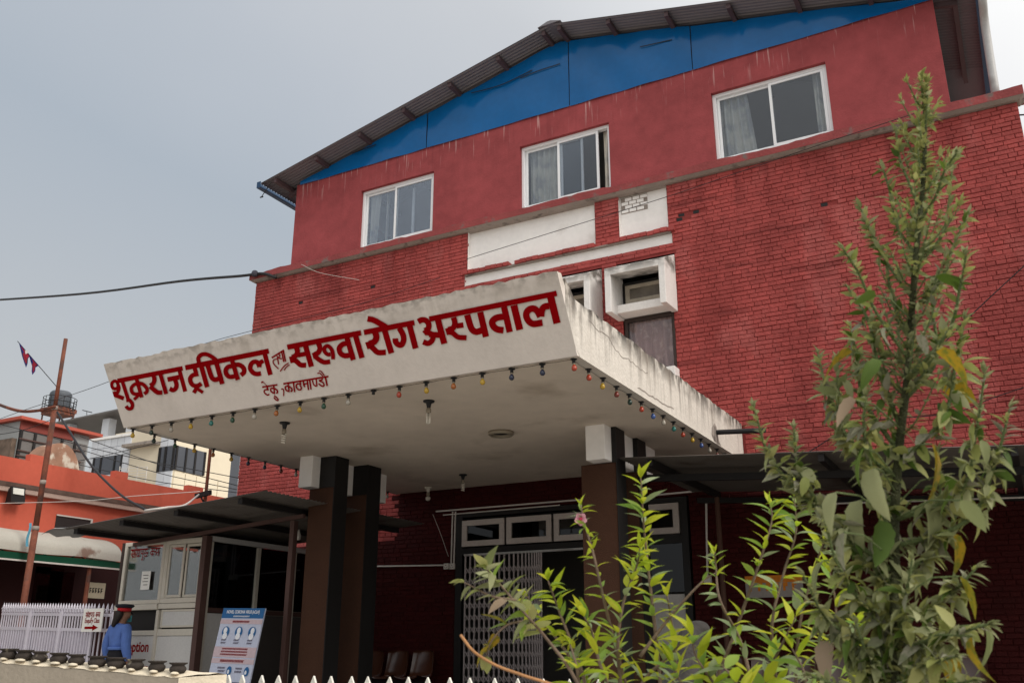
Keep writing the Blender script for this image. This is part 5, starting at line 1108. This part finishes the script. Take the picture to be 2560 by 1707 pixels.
JV = [(0,0,1.00),(0,0,1.10),(0,0,1.22),(0,.01,1.315),(0,.02,1.37)]; JE = [(0,1),(1,2),(2,3),(3,4)]; JR = [(.150,.118),(.140,.108),(.150,.108),(.080,.075),(.058,.058)]
for s in (-1,1):
    b_i = len(JV); JV += [(s*.165,0,1.285),(s*.215,-.015,1.17),(s*.235,-.03,1.05),(s*.245,.005,.94),(s*.242,.04,.845)]; JR += [.075,.072,.070,.062,.047]; JE += [(2,b_i),(b_i,b_i+1),(b_i+1,b_i+2),(b_i+2,b_i+3),(b_i+3,b_i+4)]
skin('jacket', JV, JE, JR, m_jack, GD)
TV = [(0,0,1.10),(0,0,1.0),(0,0,.88)]; TE = [(0,1),(1,2)]; TR_ = [(.10,.08),(.135,.105),(.160,.12)]
for s in (-1,1):
    b_i = len(TV); TV += [(s*.09,0,.78),(s*.09,.03*s+.02,.46),(s*.09,-.02*s,.10)]; TR_ += [.10,.080,.068]; TE += [(2,b_i),(b_i,b_i+1),(b_i+1,b_i+2)]
skin('trousers', TV, TE, TR_, m_trou, GD)
skin('hair', [(0,-.02,1.53),(0,-.045,1.46),(-.02,-.075,1.37),(-.03,-.095,1.30)], [(0,1),(1,2),(2,3)], [(.074,.062),(.076,.062),(.050,.042),(.028,.025)], m_hair, GD)
def gpart(name, mb, mat, smooth=True): me = mesh_of(name, mb, mat, smooth, fix=True); o = bpy.data.objects.new(name, me); COL.objects.link(o); o.parent = GD; return o
gpart('cap_band', MB().lathe([(.088,0),(.092,.045)],(0.005,.03,1.512),20,.95,1.10), M('cap_red', (.40,.01,.015), rough=.7)); gpart('cap_crown', MB().lathe([(.092,.045),(.118,.066),(.121,.078),(.10,.096),(.04,.101),(.001,.102)],(0.005,.03,1.512),24,.98,1.10), M('cap_navy', (.012,.014,.022), rough=.7))
gpart('cap_visor', MB().grid(10, 3, lambda u, v: (.005+(.085+.045*v)*math.sin((u-.5)*2.0), .03+(.098+.06*v)*math.cos((u-.5)*2.0), 1.518-.035*v)), m_trou)
gpart('face_mask', MB().grid(8, 5, lambda u, v: (.015+.082*math.sin((u-.5)*2.4), .05+.092*math.cos((u-.5)*2.4), 1.46-.085*v)), M('teal_mask', (.06,.28,.32)))
gpart('waistband', MB().lathe([(.140,0),(.148,.02),(.140,.045)],(0,0,1.0),20,1.03,.82), m_jack)
# ================================================================== banner, statue
b0, b1_ = P(1862,1440,Y=FY-.03), P(2010,1490,Y=FY-.03)
BN = empty('wall_banner', ((b0.x+b1_.x)/2,FY-.03,b1_.z), 'orange and grey banner on the dark wall half hidden by leaves', 'banner')
obj('cloth', MB().box(b0.x,b1_.x,FY-.035,FY-.025,b1_.z,b0.z), M('grey_banner', (.30,.27,.25), var=.2), BN); m_or = M('banner_orange', (.62,.20,.02)); obj('orange_strip', MB().box(b0.x,b1_.x,FY-.040,FY-.036,b0.z-.09,b0.z), m_or, BN)
x = b0.x+.05
while x < b1_.x-.06: q = MB(); q.box(x,x+.03,FY-.041,FY-.037,b1_.z+.08,b0.z-.095); q.box(x+.029,x+.06,FY-.0412,FY-.037,b1_.z+.12+random.uniform(0,.04),b1_.z+.16+random.uniform(0,.03)); obj('banner_letter', q, m_or, BN); x += random.uniform(.085,.12)
sb_ = P(1715,1700,D=5.2)
ST = empty('stone_figure', (sb_.x,sb_.y,0), 'weathered grey stone figure with rounded head behind the shrubs', 'statue')
m_stone = M('dark_stone', (.055,.05,.046), rough=.95, var=.45, vs=6, fine=.25, fs=40, bump=.8, bs=18, blobs=(7,.62,.78,(.26,.21,.17)))
r_ = RGT; up = Vector((0,0,1))
pth = [(0,-.0,.10),(0,0,.45),(-.03,0,.72),(-.02,0,.86),(.015,0,.97),(.05,0,1.045),(.09,0,1.075),(.145,0,1.072)]
nose_ = MB(); skin('figure_body', [tuple(Vector((a*.88,a*.48,c))) for a, b, c in pth], [(i,i+1) for i in range(7)], [.17,.16,.14,.105,.085,.078,.060,.028], m_stone, ST)
obj('plinth', MB().box(sb_.x-.2,sb_.x+.2,sb_.y-.2,sb_.y+.2,0,.12), m_stone, ST, bevel=.01)
# ================================================================== shrubs in front of the porch
def leaf_mesh(name, mat, wid=.13, fold=.35, curl=.25, rows=7, serr=0., tipp=1.3, twist=0., bend=0.):
    q = MB(); vs = []
    for i in range(rows+1):
        t = i/rows; w = wid*math.sin(math.pi*min(1,t**.75))**tipp if t < 1 else 0
        w = max(w, .012 if t < 1 else .0); w *= 1+serr*(1 if i % 2 else -1)
        cxx = bend*t*t; z = -curl*t*t; tw = twist*t
        for s in (-1,0,1):
            x, zz = s*w, abs(s)*w*fold
            vs.append((cxx+x*math.cos(tw)-zz*math.sin(tw), t, z+zz*math.cos(tw)+x*math.sin(tw)))
    q.add(vs, [(i*3+k, (i+1)*3+k, (i+1)*3+k+1, i*3+k+1) for i in range(rows) for k in (0,1)])
    return mesh_of(name, q, mat, smooth=True)
m_lime = leafmat('lime_leaf', (.36,.48,.025), (.62,.62,.05), .52); m_midg = leafmat('green_leaf', (.20,.34,.06), (.32,.44,.07), .45); m_pale = leafmat('pale_green_leaf', (.26,.34,.16), (.34,.40,.22), .35)
m_sage = leafmat('sage_leaf', (.20,.23,.09), (.38,.39,.21), .42, .75); m_grey = leafmat('dusty_grey_leaf', (.22,.22,.15), (.30,.28,.21), .30, .9, edge=(.17,.19,.10)); m_dkg = leafmat('dark_green_leaf', (.055,.10,.015), (.10,.16,.02), .35, .6)
m_yel = leafmat('yellowing_leaf', (.22,.20,.02), (.36,.22,.015), .45, .7, edge=(.13,.15,.02)); m_brn = leafmat('withered_leaf', (.30,.22,.15), (.38,.30,.22), .3, .9); m_olive = leafmat('olive_leaf', (.26,.30,.08), (.38,.37,.14), .4, .6)
m_twig = M('grey_brown_bark', (.17,.12,.085), rough=.9, var=.3, vs=20, bump=.4, bs=60); m_gstem = M('green_hairy_stem', (.13,.17,.065), rough=.95, var=.25, vs=15, bump=.9, bs=120); m_dstem = M('dark_hairy_stem', (.06,.065,.03), rough=1, var=.5, vs=40, bump=1, bs=150)
lance = {k: [leaf_mesh('leaf', m, wid=w, fold=f, curl=c, bend=b) for w, f, c, b in ((.135,.40,.18,.05),(.15,.3,.35,-.06),(.12,.5,.08,.12),(.14,.35,.50,0))] for k, m in (('lime',m_lime),('mid',m_midg),('pale',m_pale))}
ovate = {k: [leaf_mesh('leaf', m, wid=w, fold=f, curl=c, tipp=.85, serr=.05, bend=b) for w, f, c, b in ((.24,.3,.3,.08),(.21,.5,.5,-.1),(.27,.2,.15,.0))] for k, m in (('sage',m_sage),('grey',m_grey),('dark',m_dkg),('yellow',m_yel),('brown',m_brn),('olive',m_olive),('mid',m_midg))}
slim = {k: [leaf_mesh('leaf', m, wid=w, fold=f, curl=c, tipp=1.1, bend=b) for w, f, c, b in ((.17,.35,.25,.08),(.15,.5,.45,-.1),(.19,.3,.1,.0))] for k, m in (('sage',m_sage),('olive',m_olive),('grey',m_grey),('dark',m_dkg))}
broad = {k: [leaf_mesh('leaf', m, wid=w, fold=f, curl=c, tipp=.6, serr=.07, rows=9, bend=b) for w, f, c, b in ((.30,.25,.35,.10),(.26,.45,.55,-.12))] for k, m in (('grey',m_grey),('sage',m_sage),('yellow',m_yel),('brown',m_brn),('dark',m_dkg))}
class Plant:
    def __init__(s, name, base, label, cat='shrub', group=None): s.root = empty(name, base, label, cat, group); s.leaves = []
    def leaf(s, pos, d, L, me, roll=0.):
        d = Vector(d).normalized(); n = Vector((0,0,1))-d*d.z
        if n.length < .05: n = Vector((0,-1,0))-d*d.y
        n.normalize(); n = Matrix.Rotation(roll, 3, d) @ n; x = d.cross(n)
        s.leaves.append((Vector(pos), Matrix((x,d,n)).transposed().to_euler(), L, me))
    def finish(s, lim=300):
        s.leaves.sort(key=lambda l: -l[2]); rest = MB(); rm = {}
        for i, (p, r, L, me) in enumerate(s.leaves):
            if i < lim: inst('leaf', me, s.root, p, r, (L,L,L))
            else: rm.setdefault(me.materials[0].name, []).append((p,r,L,me))
        for k, ls in rm.items():
            q = MB()
            for p, r, L, me in ls:
                mt = Matrix.Translation(p) @ r.to_matrix().to_4x4() @ Matrix.Scale(L,4); q.add([mt @ v.co for v in me.vertices], [tuple(f.vertices) for f in me.polygons])
            obj('small_leaves', q, bpy.data.materials[k], s.root, smooth=True, kind='stuff')
R_ = random.uniform
def along(pts, t):
    n = len(pts)-1; f = min(n-1e-6, t*n); i = int(f); return pts[i].lerp(pts[i+1], f-i), (pts[i+1]-pts[i]).normalized()
def sideways(d):
    a = R_(0, 2*math.pi); x = d.cross(Vector((.3,.8,.5))).normalized(); y = d.cross(x); return x*math.cos(a)+y*math.sin(a)
def leafy_stem(pl, pts, r0, r1, mat, kinds, L0, L1, step, per=(2,3), up=.55, t0=.12, name='stem', tip=3, store=lance):
    pts = cat_rom(pts, 6); n = len(pts); obj(name, MB().tube(pts, [r0+(r1-r0)*i/(n-1) for i in range(n)], 6), mat, pl.root, smooth=True)
    ln = sum((pts[i+1]-pts[i]).length for i in range(n-1)); k = max(3, int(ln/step))
    for i in range(k):
        t = t0+(1-t0)*i/k; p, d = along(pts, t)
        for _ in range(random.randint(*per)):
            sd = sideways(d); dd = (d*up+sd*R_(.6,1.0)+Vector((0,0,R_(-.25,.15)))); kd = random.choice(kinds)
            pl.leaf(p, dd, (L0+(L1-L0)*t)*R_(.65,1.2), random.choice(store[kd]), R_(-.7,.7))
    p, d = along(pts, 1)
    for _ in range(tip): pl.leaf(p, d+sideways(d)*R_(.15,.5), L1*R_(.6,1.0), random.choice(store[kinds[0]]), R_(-.5,.5))
    return pts
def px_path(lst, D): return [P(a, b, D=D+R_(-.04,.04)+(c[0] if c else 0)) for a, b, *c in lst]
# ---- bright sapling left of centre
SA = Plant('peach_sapling', tuple(P(1520,1760,D=3.0)*1.0-Vector((0,0,P(1520,1760,D=3.0).z))), 'bright lime green sapling with one pink blossom in front of the gate', 'sapling')
KL = ['lime','lime','lime','mid','pale']
stemsA = [([(1590,1900),(1575,1760),(1545,1640),(1510,1500),(1485,1390),(1462,1310),(1452,1262)],3.0,.085,.05),
 ([(1660,1900),(1650,1700),(1632,1520),(1618,1400),(1608,1290),(1602,1195)],3.05,.085,.085),
 ([(1560,1900),(1550,1700),(1545,1600),(1560,1500),(1590,1420),(1600,1370)],2.95,.09,.085),
 ([(1480,1900),(1465,1720),(1430,1610),(1395,1520),(1370,1450)],2.9,.085,.08),
 ([(1500,1900),(1470,1720),(1410,1620),(1340,1530),(1318,1490)],2.95,.08,.07),
 ([(1560,1850),(1530,1740),(1500,1660),(1480,1580),(1460,1540)],2.85,.09,.09),
 ([(1660,1850),(1680,1740),(1690,1640),(1680,1560),(1668,1490)],3.1,.085,.07),
 ([(1560,1800),(1610,1700),(1660,1650),(1700,1610)],2.9,.09,.08),([(1470,1800),(1450,1720),(1440,1660),(1425,1610)],2.8,.095,.09)]
for pth, D, a, b in stemsA: leafy_stem(SA, px_path(pth, D), .0075, .0022, m_twig, KL, a*.92, b*.95, .036, t0=.2)
leafy_stem(SA, px_path([(1600,1640),(1660,1560),(1720,1490),(1762,1448),(1788,1432)], 3.05), .006, .002, m_twig, ['lime','mid'], .05, .04, .14, per=(1,1), tip=2)
p = P(1452,1297, D=2.98)
m_petal = leafmat('pink_petal', (.70,.30,.42), (.80,.42,.52), .35); pet = leaf_mesh('petal', m_petal, wid=.42, fold=.2, curl=-.2, tipp=.5, rows=5)
tow = (EYE-p).normalized(); xx = tow.cross(Vector((0,0,1))).normalized(); yy_ = tow.cross(xx)
for k in range(5):
    a = 2*math.pi*k/5+.3; d = xx*math.cos(a)+yy_*math.sin(a)+tow*.35; n_ = tow-d*tow.dot(d); d.normalize(); n_ = (tow-d*tow.dot(d)).normalized(); x_ = d.cross(n_)
    inst('petal', pet, SA.root, p, Matrix((x_,d,n_)).transposed().to_euler(), (.024,.024,.024))
obj('blossom_centre', MB().lathe([(.001,-.005),(.005,-.002),(.006,.003),(.001,.006)],tuple(p+tow*.004),8), M('blossom_red', (.55,.05,.12)), SA.root)
SA.finish()
# ---- second bright bush to the right, behind the tall weed
SB = Plant('peach_sapling', tuple(Vector((P(1950,1700,D=3.1).x,P(1950,1700,D=3.1).y,0))), 'leafy lime green sapling growing around the foot of the tall weed', 'sapling')
stemsB = [([(1800,1900),(1790,1720),(1830,1600),(1880,1460),(1910,1370),(1930,1300),(1925,1260)],3.1,.10,.075),([(1900,1900),(1880,1720),(1850,1600),(1800,1500),(1790,1420),(1787,1380)],3.0,.10,.05),
 ([(1960,1900),(1940,1700),(1930,1560),(1960,1430),(1990,1330),(1985,1240)],3.2,.10,.085),([(2000,1900),(1990,1700),(2000,1560),(2030,1440),(2060,1350)],3.25,.10,.09),
 ([(1850,1900),(1830,1780),(1780,1700),(1740,1640),(1730,1590)],2.9,.12,.11),([(1880,1900),(1900,1760),(1920,1680),(1960,1600),(1990,1540)],2.9,.11,.10),
 ([(2060,1900),(2060,1740),(2080,1620),(2090,1520),(2075,1430)],3.1,.10,.09),([(2150,1900),(2140,1740),(2130,1640),(2140,1560)],3.2,.09,.085),
 ([(1900,1850),(1870,1760),(1830,1690),(1800,1660)],2.8,.13,.12),([(2040,1850),(2020,1760),(2010,1680),(1980,1620)],2.85,.11,.10),([(1780,1850),(1750,1760),(1700,1700),(1680,1660)],2.9,.11,.10)]
for pth, D, a, b in stemsB: leafy_stem(SB, px_path(pth, D), .007, .002, m_twig, ['lime','lime','mid','mid','pale'], a*.9, b*.95, .040, per=(2,3), t0=.15)
SB.finish()
# ---- round leaved branch on the left
SCp = Plant('round_leaved_shrub', tuple(Vector((P(1480,1760,D=2.7).x,P(1480,1760,D=2.7).y,0))), 'thin branch with dusty rounded leaves reaching over the folding gate', 'shrub')
pts = leafy_stem(SCp, px_path([(1520,1900),(1440,1700),(1370,1600),(1310,1530),(1250,1460),(1215,1420)], 2.7), .006, .002, m_twig, ['olive','mid','olive','sage'], .075, .07, .036, per=(1,2), t0=.45, store=ovate, tip=3)
leafy_stem(SCp, px_path([(1290,1500),(1230,1490),(1190,1470),(1160,1455)], 2.7), .004, .0015, m_twig, ['olive','sage','brown'], .06, .055, .040, per=(1,1), store=ovate)
leafy_stem(SCp, px_path([(1330,1550),(1270,1560),(1230,1600),(1215,1640)], 2.7), .004, .0015, m_twig, ['olive','mid','yellow'], .07, .06, .045, per=(1,2), store=ovate)
SCp.finish()
obj('dry_twig', MB().tube(cat_rom(px_path([(1152,1587),(1185,1628),(1240,1662),(1310,1688),(1400,1720),(1480,1790)], 2.4)), .0038, 6), M('orange_bark', (.42,.21,.09), var=.2, vs=20), smooth=True, label='bare orange brown twig crossing the foot of the folding gate', cat='twig')
# ---- tall hairy weed at the right
WD = 2.55
TWp = Plant('tall_weed', tuple(Vector((P(2235,1700,D=WD).x,P(2235,1700,D=WD).y,0))), 'tall spire shaped weed with hairy stems and grey green leaves in the right foreground', 'plant')
main = cat_rom(px_path([(2235,2300),(2235,1900),(2236,1700),(2238,1500),(2236,1300),(2250,1100),(2268,950),(2278,800),(2290,640),(2306,480),(2312,380),(2312,290),(2306,230),(2303,196)], WD), 6)
nm = len(main); obj('main_stem', MB().tube(main, [.017-.0145*(i/(nm-1))**.9 for i in range(nm)], 8), m_dstem, TWp.root, smooth=True)
def stem_at(py):
    return min(main, key=lambda v: abs(P_inv(v)[1]-py))
def P_inv(v):
    d = v-EYE; z = d.dot(FWD); return (CX+F*d.dot(RGT)/z, CY-F*d.dot(UP)/z)
hair = MB()
def hairs(pts, n, L, r):
    for _ in range(n):
        p, d = along(pts, random.random()); s_ = sideways(d); a = p+s_*r; b = a+(s_+d*.3).normalized()*L*R_(.6,1.3)
        w = d*.0007; hair.add([a-w, a+w, b], [(0,1,2)])
hairs(main[30:], 500, .016, .008)
shoots = [((2240,1640),(2080,1560),(2010,1440)),((2240,1560),(2360,1500),(2440,1420)),((2238,1480),(2100,1330),(2000,1180),(1985,1075)),((2240,1420),(2050,1280),(1930,1150),(1885,1020)),((2240,1380),(2420,1300),(2490,1150),(2525,1020)),
 ((2240,1300),(2400,1230),(2440,1080),(2462,935)),((2245,1260),(2130,1120),(2070,980),(2045,885)),((2245,1200),(2110,1080),(2095,960),(2095,900)),((2255,1150),(2360,1040),(2390,900),(2412,800)),((2250,1120),(2160,1000),(2140,880),(2125,812)),
 ((2262,1060),(2200,930),(2170,800),(2120,720)),((2268,1000),(2340,900),(2330,760),(2345,700)),((2270,960),(2370,830),(2400,720),(2415,640)),((2275,900),(2190,780),(2150,690),(2110,625)),((2280,840),(2230,740),(2210,640),(2165,560)),
 ((2285,780),(2350,700),(2390,600),(2420,540)),((2285,760),(2220,660),(2180,580),(2148,515)),((2292,680),(2350,600),(2370,520),(2380,425)),((2296,640),(2240,560),(2225,480),(2205,415)),((2302,560),(2340,490),(2360,430),(2390,385)),((2304,520),(2270,450),(2250,400),(2240,330)),
 ((2236,1600),(2150,1500),(2090,1400),(2060,1290)),((2238,1450),(2330,1360),(2350,1240),(2345,1130)),((2240,1350),(2190,1220),(2160,1080),(2165,990)),((2236,1650),(2330,1600),(2400,1580),(2470,1560)),((2238,1690),(2150,1640),(2080,1600)),((2238,1700),(2320,1660),(2390,1640)),((2236,1720),(2180,1660),(2140,1560)),((2236,1740),(2290,1650),(2330,1540)),((2236,1620),(2260,1520),(2280,1400)),((2236,1600),(2200,1500),(2190,1380)),((2236,1760),(2120,1720),(2030,1690)),((2236,1760),(2350,1720),(2430,1700)),((2236,1790),(2200,1720),(2180,1650)),((2236,1790),(2270,1720),(2290,1650))]
SHP = []
for si, sh_ in enumerate(shoots):
    D = WD+R_(-.22,.16); a0 = stem_at(sh_[0][1]); pts = [a0]+[P(x, y, D=WD+(D-WD)*(i+1)/(len(sh_)-1)) for i, (x, y) in enumerate(sh_[1:])]
    ln = (pts[-1]-pts[0]).length
    pts = leafy_stem(TWp, pts, .0065 if sh_[0][1] > 900 else .0045, .0025, m_gstem, ['sage','sage','grey','sage','olive','olive'] if sh_[0][1] > 1150 else ['sage','olive','sage','olive','dark'], .055 if sh_[0][1] > 900 else .042, .036, .0125, per=(1,2), up=.7, t0=.15, name='shoot', store=slim, tip=6)
    hairs(pts, 70, .010, .004)
    if sh_[0][1] > 1040: SHP.append(pts)
for t in [k/130 for k in range(130)]:      # small leaves up the spire
    p, d = along(main[-46:], t); s_ = sideways(d); TWp.leaf(p, d*.5+s_, .050*(1-.5*t)*R_(.8,1.2), random.choice(slim['olive' if t > .4 else 'sage']), R_(-.5,.5))
for _ in range(5): TWp.leaf(main[-1], Vector((R_(-.5,.5),R_(-.5,.5),1)), .03, random.choice(ovate['olive']))
for _ in range(64):                       # short leafy side shoots between the long ones
    t = R_(.02,.86); a0, d0_ = along(main[-50:], t); sd_ = sideways(d0_); ln_ = R_(.07,.17)*(1-.6*t); pts = [a0, a0+(sd_*.7+d0_*.6)*ln_*.5, a0+(sd_*.8+d0_*1.2)*ln_]
    leafy_stem(TWp, pts, .0030, .0015, m_gstem, ['olive','sage','olive'] if t > .3 else ['sage','sage','olive','grey'], .036, .030, .014, per=(1,2), up=.8, t0=.1, name='short_shoot', store=slim, tip=4)
# big drooping leaves (photo place, length in px, hanging direction, kind)
big = [(2180,1340,175,(-.15,-1),'grey'),(2185,1170,130,(-.15,-1),'sage'),(2130,880,120,(-.9,-.35),'yellow'),(2340,880,120,(.85,-.6),'yellow'),
 (2190,740,95,(-.95,-.25),'dark'),(2340,690,90,(.9,-.45),'dark'),(2200,900,100,(-.8,-.6),'dark'),(2350,950,110,(.8,-.6),'yellow'),(2330,1110,150,(.35,-1),'yellow'),(2140,1000,120,(-.7,-.5),'brown'),
 (2310,1250,130,(.4,-1),'sage'),(2380,1330,110,(.5,-1),'yellow'),(2150,1250,120,(-.4,-1),'sage'),(2090,1230,110,(-.5,-.9),'sage'),(2400,1440,110,(.5,-.9),'yellow'),
 (2060,1400,110,(-.5,-.8),'sage'),(2290,840,85,(.5,-1),'grey'),(2215,820,80,(-.3,-1),'grey'),(2360,1620,110,(.1,-1),'yellow'),(2430,1590,110,(-.1,-1),'yellow'),(2460,1560,120,(.1,-1),'sage'),(2200,1300,120,(.3,-1),'dark'),
 (2110,1330,120,(-.2,-1),'grey'),(2160,1120,110,(-.6,-.8),'dark'),(2350,1190,110,(.6,-.8),'dark'),(2400,1250,100,(.7,-.7),'sage'),(2070,1600,120,(-.4,-1),'brown')]
for x, y, L, (dx, dy), kd in big:
    D = WD+R_(-.30,.05); p = P(x, y, D=D); d = RGT*dx+Vector((0,0,1))*dy+Vector((R_(-.2,.2),R_(-.35,.1),0)); Lm = L/F*D*(.70 if kd in ('grey','brown') else .85)
    TWp.leaf(p, d, Lm, random.choice(broad[kd] if (kd in ('grey','brown') or L > 115) else ovate[kd]), R_(-.9,.9))
    q = P_inv(p); a0 = stem_at(min(1660, y+60))
    if (a0-p).length < .35: obj('leaf_stalk', MB().tube([a0, a0.lerp(p,.6)+Vector((0,0,.02)), p], .0022, 5), m_gstem, TWp.root)
for _ in range(1200):                      # crowded leaves low in the plant, each on a shoot
    sp_ = random.choice(SHP); p, d0_ = along(sp_, R_(.0,.75)); p = p+sideways(d0_)*R_(.004,.02)
    d = RGT*R_(-1,1)+Vector((0,R_(-.6,.3),R_(-1,.35))); TWp.leaf(p, d, R_(.030,.068), random.choice((ovate if random.random() < .5 else slim)[random.choice(['sage','sage','sage','grey','olive','olive','olive','dark'])]), R_(-1,1))
TWp.finish()
obj('stem_hairs', hair, m_sage, TWp.root, kind='stuff')
